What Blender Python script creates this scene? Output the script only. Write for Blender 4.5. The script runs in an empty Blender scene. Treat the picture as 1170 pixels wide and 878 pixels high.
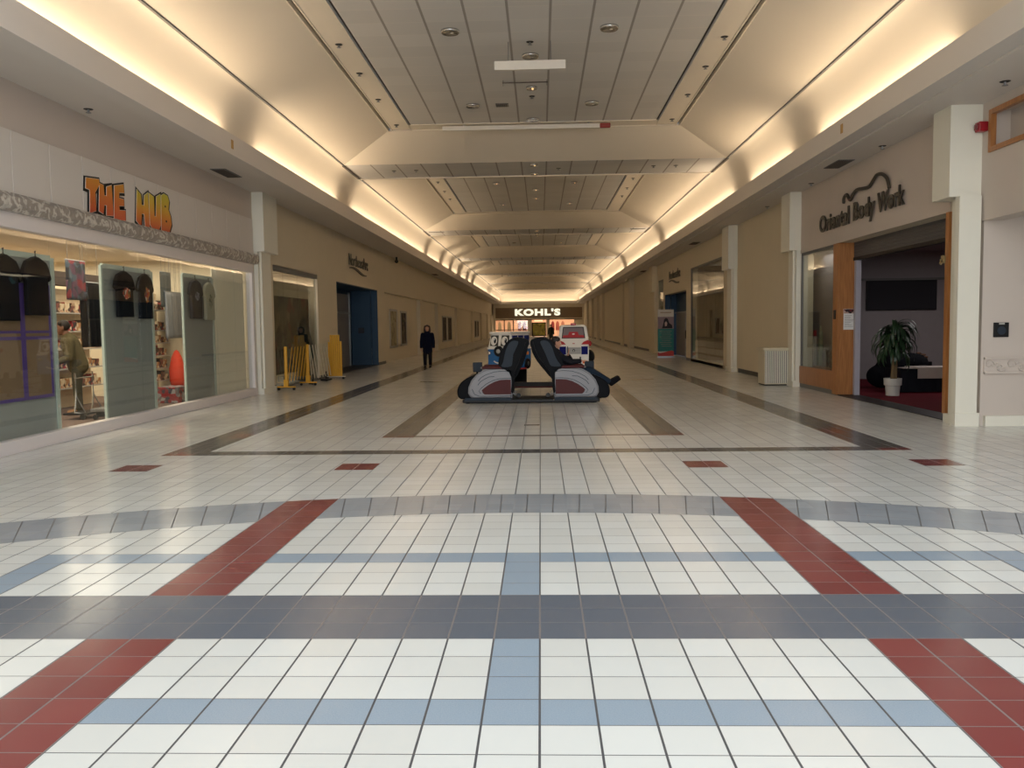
import bpy, bmesh, math, random
from mathutils import Vector, Matrix
random.seed(7)
PI = math.pi
scn = bpy.context.scene
C = scn.collection

# ------------------------------------------------------------------ colour / materials
def s2l(c):
    return tuple(((x / 255) / 12.92 if x / 255 <= 0.04045 else ((x / 255 + 0.055) / 1.055) ** 2.4) for x in c) + (1,)

MATS = {}
def mat(name, rgb, rough=0.6, metal=0.0, spec=0.5, var=0.06, scale=6.0, bump=0.0, emit=0.0, coat=0.0):
    """principled material with a little procedural unevenness"""
    m = bpy.data.materials.new(name); m.use_nodes = True
    nt = m.node_tree; b = nt.nodes['Principled BSDF']
    col = s2l(rgb)
    b.inputs['Roughness'].default_value = rough
    b.inputs['Metallic'].default_value = metal
    b.inputs['Specular IOR Level'].default_value = spec
    b.inputs['Coat Weight'].default_value = coat
    tc = nt.nodes.new('ShaderNodeTexCoord')
    no = nt.nodes.new('ShaderNodeTexNoise'); no.inputs['Scale'].default_value = scale; no.inputs['Detail'].default_value = 4
    nt.links.new(tc.outputs['Object'], no.inputs['Vector'])
    mx = nt.nodes.new('ShaderNodeMix'); mx.data_type = 'RGBA'
    mx.inputs[6].default_value = tuple(c * (1 - var) for c in col[:3]) + (1,)
    mx.inputs[7].default_value = tuple(min(1, c * (1 + var)) for c in col[:3]) + (1,)
    nt.links.new(no.outputs['Fac'], mx.inputs[0])
    nt.links.new(mx.outputs[2], b.inputs['Base Color'])
    if bump:
        bp = nt.nodes.new('ShaderNodeBump'); bp.inputs['Strength'].default_value = bump; bp.inputs['Distance'].default_value = 0.01
        nt.links.new(no.outputs['Fac'], bp.inputs['Height']); nt.links.new(bp.outputs['Normal'], b.inputs['Normal'])
    if emit:
        b.inputs['Emission Color'].default_value = col; b.inputs['Emission Strength'].default_value = emit
    MATS[name] = m
    return m

def wood_mat(name, c1, c2, rough=0.4):
    m = bpy.data.materials.new(name); m.use_nodes = True; nt = m.node_tree; b = nt.nodes['Principled BSDF']
    tc = nt.nodes.new('ShaderNodeTexCoord'); mp = nt.nodes.new('ShaderNodeMapping'); mp.inputs['Scale'].default_value = (14, 14, 1.2)
    no = nt.nodes.new('ShaderNodeTexNoise'); no.inputs['Scale'].default_value = 2.2; no.inputs['Detail'].default_value = 6
    rp = nt.nodes.new('ShaderNodeValToRGB'); rp.color_ramp.elements[0].color = s2l(c1); rp.color_ramp.elements[1].color = s2l(c2)
    rp.color_ramp.elements[0].position = .3; rp.color_ramp.elements[1].position = .7
    L = nt.links.new
    L(tc.outputs['Object'], mp.inputs['Vector']); L(mp.outputs[0], no.inputs['Vector']); L(no.outputs['Fac'], rp.inputs[0]); L(rp.outputs[0], b.inputs['Base Color'])
    b.inputs['Roughness'].default_value = rough
    return m

def stone_mat(name):
    """grey band with pale swirling brush strokes"""
    m = bpy.data.materials.new(name); m.use_nodes = True; nt = m.node_tree; b = nt.nodes['Principled BSDF']; L = nt.links.new
    tc = nt.nodes.new('ShaderNodeTexCoord')
    no = nt.nodes.new('ShaderNodeTexNoise'); no.inputs['Scale'].default_value = 3.0; no.inputs['Detail'].default_value = 2; no.inputs['Distortion'].default_value = 2.6
    wv = nt.nodes.new('ShaderNodeTexWave'); wv.inputs['Scale'].default_value = 1.6; wv.inputs['Distortion'].default_value = 18; wv.inputs['Detail'].default_value = 3; wv.inputs['Detail Scale'].default_value = 2.2
    L(tc.outputs['Object'], no.inputs['Vector']); L(tc.outputs['Object'], wv.inputs['Vector'])
    rp = nt.nodes.new('ShaderNodeValToRGB'); e = rp.color_ramp.elements
    e[0].position = .55; e[0].color = s2l((176, 166, 156)); e[1].position = .95; e[1].color = s2l((232, 226, 216))
    L(wv.outputs['Fac'], rp.inputs[0])
    mx = nt.nodes.new('ShaderNodeMix'); mx.data_type = 'RGBA'; mx.blend_type = 'MULTIPLY'; mx.inputs[0].default_value = .55
    L(rp.outputs[0], mx.inputs[6]); L(no.outputs['Fac'], mx.inputs[7]); 
    L(mx.outputs[2], b.inputs['Base Color']); b.inputs['Roughness'].default_value = .45
    return m

def glass_mat(name, tint=(248, 250, 249), refl=1.0, haze=0.0, k=.9):
    m = bpy.data.materials.new(name); m.use_nodes = True; nt = m.node_tree; L = nt.links.new
    for n in list(nt.nodes): nt.nodes.remove(n)
    out = nt.nodes.new('ShaderNodeOutputMaterial'); mx = nt.nodes.new('ShaderNodeMixShader')
    tr = nt.nodes.new('ShaderNodeBsdfTransparent'); tr.inputs[0].default_value = s2l(tint)
    gl = nt.nodes.new('ShaderNodeBsdfGlossy'); gl.inputs['Roughness'].default_value = 0.015; gl.inputs[0].default_value = (refl, refl, refl, 1)
    no = nt.nodes.new('ShaderNodeTexNoise'); no.inputs['Scale'].default_value = .7
    tc = nt.nodes.new('ShaderNodeTexCoord'); bp = nt.nodes.new('ShaderNodeBump'); bp.inputs['Strength'].default_value = .05; bp.inputs['Distance'].default_value = .05
    L(tc.outputs['Object'], no.inputs['Vector']); L(no.outputs['Fac'], bp.inputs['Height']); L(bp.outputs[0], gl.inputs['Normal'])
    lw = nt.nodes.new('ShaderNodeLayerWeight'); pw = nt.nodes.new('ShaderNodeMath'); pw.operation = 'POWER'; pw.inputs[1].default_value = 4.5
    ma = nt.nodes.new('ShaderNodeMath'); ma.operation = 'MULTIPLY_ADD'; ma.inputs[1].default_value = k; ma.inputs[2].default_value = .05; ma.use_clamp = True
    L(lw.outputs['Facing'], pw.inputs[0]); L(pw.outputs[0], ma.inputs[0]); fr = ma
    L(fr.outputs[0], mx.inputs[0]); L(tr.outputs[0], mx.inputs[1]); L(gl.outputs[0], mx.inputs[2]); 
    if haze:
        df = nt.nodes.new('ShaderNodeBsdfDiffuse'); df.inputs[0].default_value = s2l((170, 175, 168))
        m2 = nt.nodes.new('ShaderNodeMixShader'); m2.inputs[0].default_value = haze
        L(mx.outputs[0], m2.inputs[1]); L(df.outputs[0], m2.inputs[2]); L(m2.outputs[0], out.inputs[0])
    else:
        L(mx.outputs[0], out.inputs[0])
    return m

# tiny maths-node language
class X:
    nt = None
    def __init__(s, k): s.k = k
    @staticmethod
    def op(o, a, b=None):
        n = X.nt.nodes.new('ShaderNodeMath'); n.operation = o
        for i, v in enumerate((a, b)):
            if v is None: continue
            if isinstance(v, X): X.nt.links.new(v.k, n.inputs[i])
            else: n.inputs[i].default_value = v
        return X(n.outputs[0])
    def __add__(s, o): return X.op('ADD', s, o)
    def __sub__(s, o): return X.op('SUBTRACT', s, o)
    def __mul__(s, o): return X.op('MULTIPLY', s, o)
    def __gt__(s, o): return X.op('GREATER_THAN', s, o)
    def __lt__(s, o): return X.op('LESS_THAN', s, o)
def OR(*a):
    r = a[0]
    for b in a[1:]: r = X.op('MAXIMUM', r, b)
    return r
def mixc(f, a, b):
    n = X.nt.nodes.new('ShaderNodeMix'); n.data_type = 'RGBA'
    for i, v in ((0, f), (6, a), (7, b)):
        if isinstance(v, X): X.nt.links.new(v.k, n.inputs[i])
        elif hasattr(v, 'node'): X.nt.links.new(v, n.inputs[i])
        else: n.inputs[i].default_value = v
    return n.outputs[2]

W = 0.23632    # floor tile
def floor_mat():
    m = bpy.data.materials.new('tiled floor'); m.use_nodes = True; nt = m.node_tree; X.nt = nt
    b = nt.nodes['Principled BSDF']; L = nt.links.new
    tc = nt.nodes.new('ShaderNodeTexCoord'); sp = nt.nodes.new('ShaderNodeSeparateXYZ'); L(tc.outputs['Object'], sp.inputs[0])
    us = X(sp.outputs[0]) * (1 / W); v = X(sp.outputs[1]) * (1 / W); u = X.op('ABSOLUTE', us)
    def R(a, bb, c, d):
        r = (v > c) * (v < d)
        if a > 0: r = r * (u > a)
        if bb < 90: r = r * (u < bb)
        return r
    # ring (polar)
    dv = v + 6.0
    rad = X.op('SQRT', us * us + dv * dv)
    ring = (rad > 36.45) * (rad < 39.9) * (v > 15)
    inring = (rad < 39.9)
    reds = OR(R(7.5, 9.5, -60, 18), R(7.5, 9.5, 21, 60) * inring, R(7.5, 9.4, 40, 41.9), R(18.5, 20.4, 40, 41.9),
              R(18.4, 20.1, 45.0, 45.8), R(18.0, 19.2, 52.2, 54.4), R(7.3, 9.3, 51.8, 52.7))
    band = R(0, 99, 18, 21)
    lblue = OR(R(0, .5, 14, 18), R(0, .5, 21, 25), R(0, 14.5, 14, 15), R(0, 14.5, 24, 25), R(13.5, 14.5, 21, 25), R(13.5, 14.5, 14, 18))
    dgrey = OR(R(0, 20.1, 45.0, 46.4), R(17.9, 20.1, 45.0, 528))
    inner = R(7.3, 9.3, 52.7, 528)
    inline = R(0, 7.3, 51.9, 52.55)
    dash = OR((us > -.6) * (us < .45) * (v > 57.55) * (v < 58.1), (u > 11.7) * (u < 14.5) * (v > 104.4) * (v < 105.6), (u < 4.5) * (v > 93) * (v < 94.5), (us > -3.5) * (us < 1.5) * (v > 80.2) * (v < 80.9))
    # tile variation
    fl = nt.nodes.new('ShaderNodeCombineXYZ'); L(X.op('FLOOR', us + 0.5).k, fl.inputs[0]); L(X.op('FLOOR', v).k, fl.inputs[1])
    wn = nt.nodes.new('ShaderNodeTexWhiteNoise'); L(fl.outputs[0], wn.inputs[0]); tv = X(wn.outputs[0])
    nz = nt.nodes.new('ShaderNodeTexNoise'); nz.inputs['Scale'].default_value = 170; nz.inputs['Detail'].default_value = 2; L(tc.outputs['Object'], nz.inputs[0])
    nb = nt.nodes.new('ShaderNodeTexNoise'); nb.inputs['Scale'].default_value = 1.3; nb.inputs['Detail'].default_value = 3; L(tc.outputs['Object'], nb.inputs[0])
    speck = X(nz.outputs[0])
    white = mixc(tv, s2l((216, 216, 211)), s2l((224, 225, 221)))
    col = white
    col = mixc(ring, col, mixc(tv, s2l((150, 156, 163)), s2l((160, 166, 172))))
    col = mixc(lblue, col, mixc(speck, s2l((134, 152, 170)), s2l((164, 178, 190))))
    col = mixc(inline, col, s2l((150, 144, 136)))
    col = mixc(inner, col, mixc(tv, s2l((122, 116, 108)), s2l((132, 126, 116))))
    col = mixc(dgrey, col, mixc(tv, s2l((84, 82, 82)), s2l((96, 93, 90))))
    col = mixc(band, col, mixc(speck, mixc(tv, s2l((72, 82, 96)), s2l((86, 90, 100))), s2l((106, 114, 126))))
    col = mixc(reds, col, mixc(tv, s2l((122, 52, 52)), s2l((136, 62, 60))))
    col = mixc(dash, col, s2l((92, 48, 40)))
    # grout
    def edge(t, w):
        f = X.op('FRACT', t); return X.op('MINIMUM', f, X.op('SUBTRACT', 1.0, f)) < w
    ang = X.op('ARCTAN2', us, dv) * 38.2
    g1 = OR(edge(us + 0.5, .021), edge(v, .012))
    g2 = OR(edge(ang, .02), edge((rad - 36.45) * .87, .016))
    rg_ = ring * X.op('SUBTRACT', 1.0, reds)
    g = OR(g1 * (X.op('SUBTRACT', 1.0, rg_)), g2 * rg_)
    gcol = mixc(OR(reds, band), s2l((78, 78, 82)), s2l((118, 112, 112)))
    col = mixc(g, col, gcol)
    col = mixc(X(nb.outputs[0]) * .10, col, s2l((150, 142, 130)))
    L(col, b.inputs['Base Color'])
    b.inputs['Specular IOR Level'].default_value = .5
    rgh = (X(nb.outputs[0]) * .12 + .12) + g * .3
    L(rgh.k, b.inputs['Roughness'])
    bp = nt.nodes.new('ShaderNodeBump'); bp.inputs['Strength'].default_value = .25; bp.inputs['Distance'].default_value = .002; bp.invert = True
    L(g.k, bp.inputs['Height']); L(bp.outputs[0], b.inputs['Normal'])
    return m

def ceiling_tile_mat():
    """perforated ceiling panels: long joints every 0.716 m, fine cross joints"""
    m = bpy.data.materials.new('ceiling panels'); m.use_nodes = True; nt = m.node_tree; X.nt = nt
    b = nt.nodes['Principled BSDF']; L = nt.links.new
    tc = nt.nodes.new('ShaderNodeTexCoord'); sp = nt.nodes.new('ShaderNodeSeparateXYZ'); L(tc.outputs['Object'], sp.inputs[0])
    u = X(sp.outputs[0]) * (1 / .716) + .5; v = X(sp.outputs[1]) * (1 / .62)
    def edge(t, w):
        f = X.op('FRACT', t); return X.op('MINIMUM', f, X.op('SUBTRACT', 1.0, f)) < w
    fl = nt.nodes.new('ShaderNodeCombineXYZ'); L(X.op('FLOOR', u).k, fl.inputs[0]); L(X.op('FLOOR', v).k, fl.inputs[1])
    wn = nt.nodes.new('ShaderNodeTexWhiteNoise'); L(fl.outputs[0], wn.inputs[0])
    col = mixc(X(wn.outputs[0]), s2l((200, 197, 193)), s2l((207, 204, 200)))
    col = mixc(edge(v, .012), col, s2l((214, 208, 200)))
    col = mixc(edge(u, .03), col, s2l((150, 144, 138)))
    L(col, b.inputs['Base Color']); b.inputs['Roughness'].default_value = .8
    return m

M_floor = floor_mat(); M_ctile = ceiling_tile_mat()
M_wall = mat('cream wall paint', (214, 202, 178), .75, var=.03, scale=1.5)
M_wallpink = mat('pale putty wall paint', (200, 188, 178), .75, var=.03, scale=2)
M_ceil = mat('white ceiling paint', (226, 216, 200), .75, var=.02, scale=1)
M_fascia = mat('white bulkhead paint', (216, 208, 200), .7, var=.02, scale=1)
M_trim = mat('off white trim paint', (226, 222, 208), .5, var=.02)
M_frame = mat('white enamelled frame', (222, 214, 212), .35, var=.02)
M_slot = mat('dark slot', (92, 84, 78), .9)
M_black = mat('black', (17, 17, 19), .5, spec=.3)
M_blackbase = mat('black vinyl base', (34, 32, 34), .4)
M_blacksoft = mat('black cloth', (26, 27, 31), .95, spec=.1, var=.3, scale=20)
M_wood = wood_mat('honey oak', (152, 98, 52), (178, 120, 68))
M_stone = stone_mat('swirled grey band')
M_glass = glass_mat('shop glass', k=.5)
M_glassd = glass_mat('hazy shop glass', (228, 230, 226), 1.0, .015, .45)
M_chrome = mat('chrome', (200, 200, 200), .15, metal=1)
M_steel = mat('brushed steel', (150, 152, 155), .35, metal=1)
M_blue = mat('dark blue wall paint', (38, 70, 98), .6)
M_door = mat('grey door panel', (110, 110, 112), .4)
M_mint = mat('pale green edged acrylic', (188, 202, 194), .3)
M_board = mat('grey display board', (150, 154, 151), .7, var=.04)
M_creamb = mat('cream display board', (244, 238, 220), .7, var=.03)
M_cork = mat('brown pin board', (138, 112, 84), .9, var=.12, scale=30)
M_purple = mat('purple tape', (88, 66, 140), .5)
M_red = mat('red plastic', (170, 26, 34), .3)
M_white = mat('white gelcoat', (232, 226, 216), .25, coat=.3)
M_silver = mat('pearl silver plastic', (112, 111, 115), .3, spec=.5, var=.02)
M_maroon = mat('maroon vinyl', (74, 30, 30), .5, spec=.2)
M_navy = mat('navy black leatherette', (11, 13, 18), .6, spec=.12)
M_slate = mat('slate grey leatherette', (44, 52, 62), .6, spec=.2)
M_grey = mat('mid grey', (110, 108, 106), .6)
M_lgrey = mat('light grey', (176, 172, 166), .6)
M_yellow = mat('safety yellow', (214, 158, 30), .45)
M_beige = mat('beige enamel', (206, 196, 172), .45)
M_carpet = mat('dark red carpet', (92, 24, 34), .95, spec=.1, var=.25, scale=60)
M_skin = mat('skin', (196, 146, 120), .55, var=.04)
M_hair = mat('dark hair', (34, 24, 20), .6, var=.3, scale=40)
M_leaf = mat('dark leaf', (36, 62, 36), .4, var=.35, scale=10)
M_leafd = M_leaf

# ------------------------------------------------------------------ mesh builder
class G:
    def __init__(s): s.bm = bmesh.new()
    def box(s, x0, x1, y0, y1, z0, z1, bev=0.0):
        r = bmesh.ops.create_cube(s.bm, size=1.0); vs = r['verts']
        for v in vs:
            v.co = Vector(((x0 + x1) / 2 + v.co.x * abs(x1 - x0), (y0 + y1) / 2 + v.co.y * abs(y1 - y0), (z0 + z1) / 2 + v.co.z * abs(z1 - z0)))
        if bev:
            es = list({e for v in vs for e in v.link_edges})
            bmesh.ops.bevel(s.bm, geom=es, offset=bev, segments=2, affect='EDGES', profile=.5)
        return s
    def prism(s, poly, axis, a, b):
        """closed outline (p,q) swept along axis from a to b; axis x:(y,z) y:(x,z) z:(x,y)"""
        f = {'x': lambda p, t: (t, p[0], p[1]), 'y': lambda p, t: (p[0], t, p[1]), 'z': lambda p, t: (p[0], p[1], t)}[axis]
        va = [s.bm.verts.new(f(p, a)) for p in poly]; vb = [s.bm.verts.new(f(p, b)) for p in poly]
        n = len(poly)
        fs = [s.bm.faces.new(va), s.bm.faces.new(vb[::-1])]
        for i in range(n): fs.append(s.bm.faces.new((va[i], vb[i], vb[(i + 1) % n], va[(i + 1) % n])))
        bmesh.ops.recalc_face_normals(s.bm, faces=fs)
        return s
    def puff(s, poly, axis, a, b, inset, bulge):
        """prism with a softened rim"""
        s.prism(poly, axis, a, b)
        return s
    def strip(s, prof, y0, y1, axis='y'):
        """open profile (x,z) swept along y (sheet)"""
        f = (lambda p, t: (p[0], t, p[1])) if axis == 'y' else (lambda p, t: (t, p[0], p[1]))
        A = [s.bm.verts.new(f(p, y0)) for p in prof]; B = [s.bm.verts.new(f(p, y1)) for p in prof]
        for i in range(len(prof) - 1): s.bm.faces.new((A[i], A[i + 1], B[i + 1], B[i]))
        return s
    def quad(s, *ps):
        s.bm.faces.new([s.bm.verts.new(p) for p in ps]); return s
    def tube(s, pts, r, n=8, r2=None):
        pts = [Vector(p) for p in pts]; rings = []
        N = len(pts)
        for i, p in enumerate(pts):
            d = (pts[min(i + 1, N - 1)] - pts[max(i - 1, 0)]).normalized()
            a = d.cross(Vector((0, 0, 1)))
            if a.length < 1e-3: a = d.cross(Vector((1, 0, 0)))
            a.normalize(); b_ = d.cross(a).normalized()
            rr = r[i] if isinstance(r, (list, tuple)) else r
            rings.append([s.bm.verts.new(p + (a * math.cos(2 * PI * k / n) + b_ * math.sin(2 * PI * k / n)) * rr) for k in range(n)])
        for A, B in zip(rings, rings[1:]):
            for k in range(n): s.bm.faces.new((A[k], A[(k + 1) % n], B[(k + 1) % n], B[k]))
        s.bm.faces.new(rings[0][::-1]); s.bm.faces.new(rings[-1])
        return s
    def ball(s, c, r, n=12):
        if not isinstance(r, (tuple, list)): r = (r, r, r)
        q = bmesh.ops.create_uvsphere(s.bm, u_segments=n, v_segments=max(6, n * 2 // 3), radius=1)
        for v in q['verts']: v.co = Vector((c[0] + v.co.x * r[0], c[1] + v.co.y * r[1], c[2] + v.co.z * r[2]))
        return s
    def lathe(s, prof, c, axis='z', n=24):
        """profile of (radius, height)"""
        rings = []
        for r, h in prof:
            ring = []
            for k in range(n):
                a = 2 * PI * k / n; x, y = r * math.cos(a), r * math.sin(a)
                p = {'z': (x, y, h), 'y': (x, h, y), 'x': (h, x, y)}[axis]
                ring.append(s.bm.verts.new((c[0] + p[0], c[1] + p[1], c[2] + p[2])))
            rings.append(ring)
        for A, B in zip(rings, rings[1:]):
            for k in range(n): s.bm.faces.new((A[k], A[(k + 1) % n], B[(k + 1) % n], B[k]))
        if prof[0][0] > 1e-5: s.bm.faces.new(rings[0][::-1])
        if prof[-1][0] > 1e-5: s.bm.faces.new(rings[-1])
        bmesh.ops.recalc_face_normals(s.bm, faces=s.bm.faces[:])
        return s
    def cone(s, a, b, ra, rb, n=12):
        return s.tube([a, b], [ra, rb], n)
    def chain(s, pts, radii, n=12):
        """tapered limb: balls at joints, frusta between"""
        for p, r in zip(pts, radii): s.ball(p, r, n)
        for i in range(len(pts) - 1): s.tube([pts[i], pts[i + 1]], [radii[i], radii[i + 1]], n)
        return s

def obj(name, g, m, parent=None, smooth=False, local=False, label=None, kind=None):
    bm = g.bm if isinstance(g, G) else g
    me = bpy.data.meshes.new(name)
    if parent is not None and not local:
        T = Vector((0, 0, 0)); p = parent
        while p is not None: T += p.location; p = p.parent
        bmesh.ops.translate(bm, verts=bm.verts[:], vec=-T)
    bmesh.ops.remove_doubles(bm, verts=bm.verts[:], dist=1e-6)
    bm.to_mesh(me); bm.free()
    if smooth:
        for p in me.polygons: p.use_smooth = True
    for mm in (m if isinstance(m, (list, tuple)) else [m]): me.materials.append(mm)
    o = bpy.data.objects.new(name, me); C.objects.link(o)
    if parent is not None: o.parent = parent
    if label: o['label'] = label
    if kind: o['kind'] = kind
    return o

def auto_smooth(o, ang=40):
    for p in o.data.polygons: p.use_smooth = True
    o.data.set_sharp_from_angle(angle=math.radians(ang)); return o

def struct(name, g, m, parent=None, smooth=False):
    o = obj(name, g, m, parent, smooth)
    if parent is None: o['kind'] = 'structure'
    return o

def thing(name, label, cat, loc=(0, 0, 0), group=None, rotz=0):
    o = bpy.data.objects.new(name, None); C.objects.link(o)
    o.location = loc; o.rotation_euler = (0, 0, rotz); o.empty_display_size = .1
    o['label'] = label; o['category'] = cat
    if group: o['group'] = group
    return o
def tag(o, label, cat, group=None):
    o['label'] = label; o['category'] = cat
    if group: o['group'] = group
    return o
def one(name, g, m, label, cat, loc, group=None, smooth=False):
    """a thing that is a single mesh, origin at loc"""
    bm = g.bm; bmesh.ops.translate(bm, verts=bm.verts[:], vec=-Vector(loc))
    o = obj(name, bm, m, None, smooth); o.location = loc
    return tag(o, label, cat, group)
def dup(root, loc, label=None, group=None, rotz=None):
    r = root.copy(); C.objects.link(r); r.location = loc
    if rotz is not None: r.rotation_euler = (0, 0, rotz)
    if label: r['label'] = label
    if group: r['group'] = group
    for ch in list(root.children):
        c = ch.copy(); C.objects.link(c); c.parent = r
        for gch in list(ch.children):
            d = gch.copy(); C.objects.link(d); d.parent = c
    return r

def remeshed(name, g, m, parent=None, voxel=.012, smooth_it=4, local=False):
    """voxel-fuse overlapping volumes into one continuous surface"""
    o = obj(name, g, m, parent, local=local)
    md = o.modifiers.new('r', 'REMESH'); md.mode = 'VOXEL'; md.voxel_size = voxel; md.use_smooth_shade = True
    sm = o.modifiers.new('s', 'SMOOTH'); sm.iterations = smooth_it; sm.factor = .5
    dg = bpy.context.evaluated_depsgraph_get(); dg.update()
    me = bpy.data.meshes.new_from_object(o.evaluated_get(dg))
    o.modifiers.clear(); old = o.data; o.data = me; bpy.data.meshes.remove(old)
    for p in me.polygons: p.use_smooth = True
    return o

def text_bm(s, offset=0.0, ext=.02, shear=0.0):
    """one glyph run as a bmesh, in local x-right y-up, depth along z; returns bm and its bounds"""
    cu = bpy.data.curves.new('t', 'FONT'); cu.body = s; cu.offset = offset; cu.extrude = ext; cu.shear = shear; cu.resolution_u = 4
    o = bpy.data.objects.new('t', cu); C.objects.link(o)
    dg = bpy.context.evaluated_depsgraph_get(); dg.update()
    me = bpy.data.meshes.new_from_object(o.evaluated_get(dg))
    bm = bmesh.new(); bm.from_mesh(me); bpy.data.objects.remove(o); bpy.data.curves.remove(cu); bpy.data.meshes.remove(me)
    xs = [v.co.x for v in bm.verts]; ys = [v.co.y for v in bm.verts]
    return bm, min(xs), max(xs), min(ys), max(ys)

def letters(word, root, m, place, height, width, offset=0.0, ext=.02, name='letter', squeeze=None):
    """every glyph a child mesh of the sign; place(u,v,d) -> world; word fitted to width x cap height"""
    whole, x0, x1, _, _ = text_bm(word, offset, ext); whole.free()
    cap, _, _, c0, c1 = text_bm('H', offset, ext); cap.free()
    sx = width / (x1 - x0); sy = height / (c1 - c0)
    for i, ch in enumerate(word):
        if ch == ' ': continue
        # pen position of glyph i: right edge of prefix incl. glyph minus own width
        pre, a0, a1, _, _ = text_bm(word[:i + 1], offset, ext); pre.free()
        bm, b0, b1, _, _ = text_bm(ch, offset, ext)
        dx = a1 - b1
        for v in bm.verts:
            v.co = Vector(place((v.co.x + dx - x0) * sx, (v.co.y - c0) * sy, v.co.z))
        bmesh.ops.recalc_face_normals(bm, faces=bm.faces[:])
        obj(name, bm, m, root)

# ------------------------------------------------------------------ camera
cam = bpy.data.cameras.new('camera'); co = bpy.data.objects.new('camera', cam); C.objects.link(co)
f_, th, ps, ro = 970.2, 0.0679856, 0.0343531, -0.0130774
Fw = Vector((-math.sin(ps) * math.cos(th), math.cos(ps) * math.cos(th), -math.sin(th)))
R0 = Vector((math.cos(ps), math.sin(ps), 0)); U0 = R0.cross(Fw)
Rr = R0 * math.cos(ro) + U0 * math.sin(ro); Uu = -R0 * math.sin(ro) + U0 * math.cos(ro)
mw = Matrix.Identity(4)
for i in range(3): mw[i][0] = Rr[i]; mw[i][1] = Uu[i]; mw[i][2] = -Fw[i]
mw.translation = Vector((0.1386, 0, 1.6)); co.matrix_world = mw
cam.sensor_fit = 'HORIZONTAL'; cam.sensor_width = 36; cam.lens = f_ / 1170 * 36; cam.clip_end = 400
scn.camera = co

# ------------------------------------------------------------------ shell
XL, XR = -6.85, 6.6        # wall planes
SL, SR = 4.93, 4.80        # side soffit heights
XF, ZF, ZLIP = 5.52, 4.83, 5.21   # bulkhead face
ZC, ZT = 6.24, 6.82        # crease / flat ceiling
XC, XO, XI = 5.42, 3.84, 3.15
YE = 126.0                 # far wall

struct('floor', G().quad((-16, -16, 0), (16, -16, 0), (16, 135, 0), (-16, 135, 0)), M_floor)

# side soffits + bulkheads with their cove troughs
def bulkhead(sg, xs, zs):
    g = G(); f = lambda x: sg * x
    prof = [(xs + .5, zs), (5.83, zs), (5.83, ZF), (XF, ZF), (XF, ZLIP), (XF + .05, ZLIP), (XF + .05, 5.04), (5.86, 5.04)]
    g.strip([(f(x), z) for x, z in prof], 7.6, YE)
    return g
struct('ceiling_soffit_left', bulkhead(-1, 6.85, SL), M_fascia)
struct('ceiling_soffit_right', bulkhead(1, 6.85, SR), M_fascia)
# end bulkhead
struct('ceiling_soffit_end', G().strip([(YE + .2, ZF), (YE - 1.2, ZF), (YE - 1.2, ZLIP), (YE - 1.14, ZLIP), (YE - 1.14, 5.0), (YE + .2, 5.0)], -5.6, 5.6, axis='x'), M_fascia)

# cove curves
def cove_prof(sg):
    return [(sg * 5.84, 4.98)] + [(sg * (XC + .42 * math.cos(a)), 5.1 + (ZC - 5.1) * math.sin(a)) for a in [PI / 2 * k / 12 for k in range(13)]]
struct('ceiling_cove_left', G().strip(cove_prof(-1), 7.6, YE - .4), M_ceil, smooth=True)
struct('ceiling_cove_right', G().strip(cove_prof(1), 7.6, YE - .4), M_ceil, smooth=True)
struct('ceiling_cove_end', G().strip([(YE - .36, 4.98)] + [(YE - 1.0 + .64 * math.cos(a), 5.1 + (ZC - 5.1) * math.sin(a)) for a in [PI / 2 * k / 10 for k in range(11)]], -6.06, 6.06, axis='x'), M_ceil, smooth=True)

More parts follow.
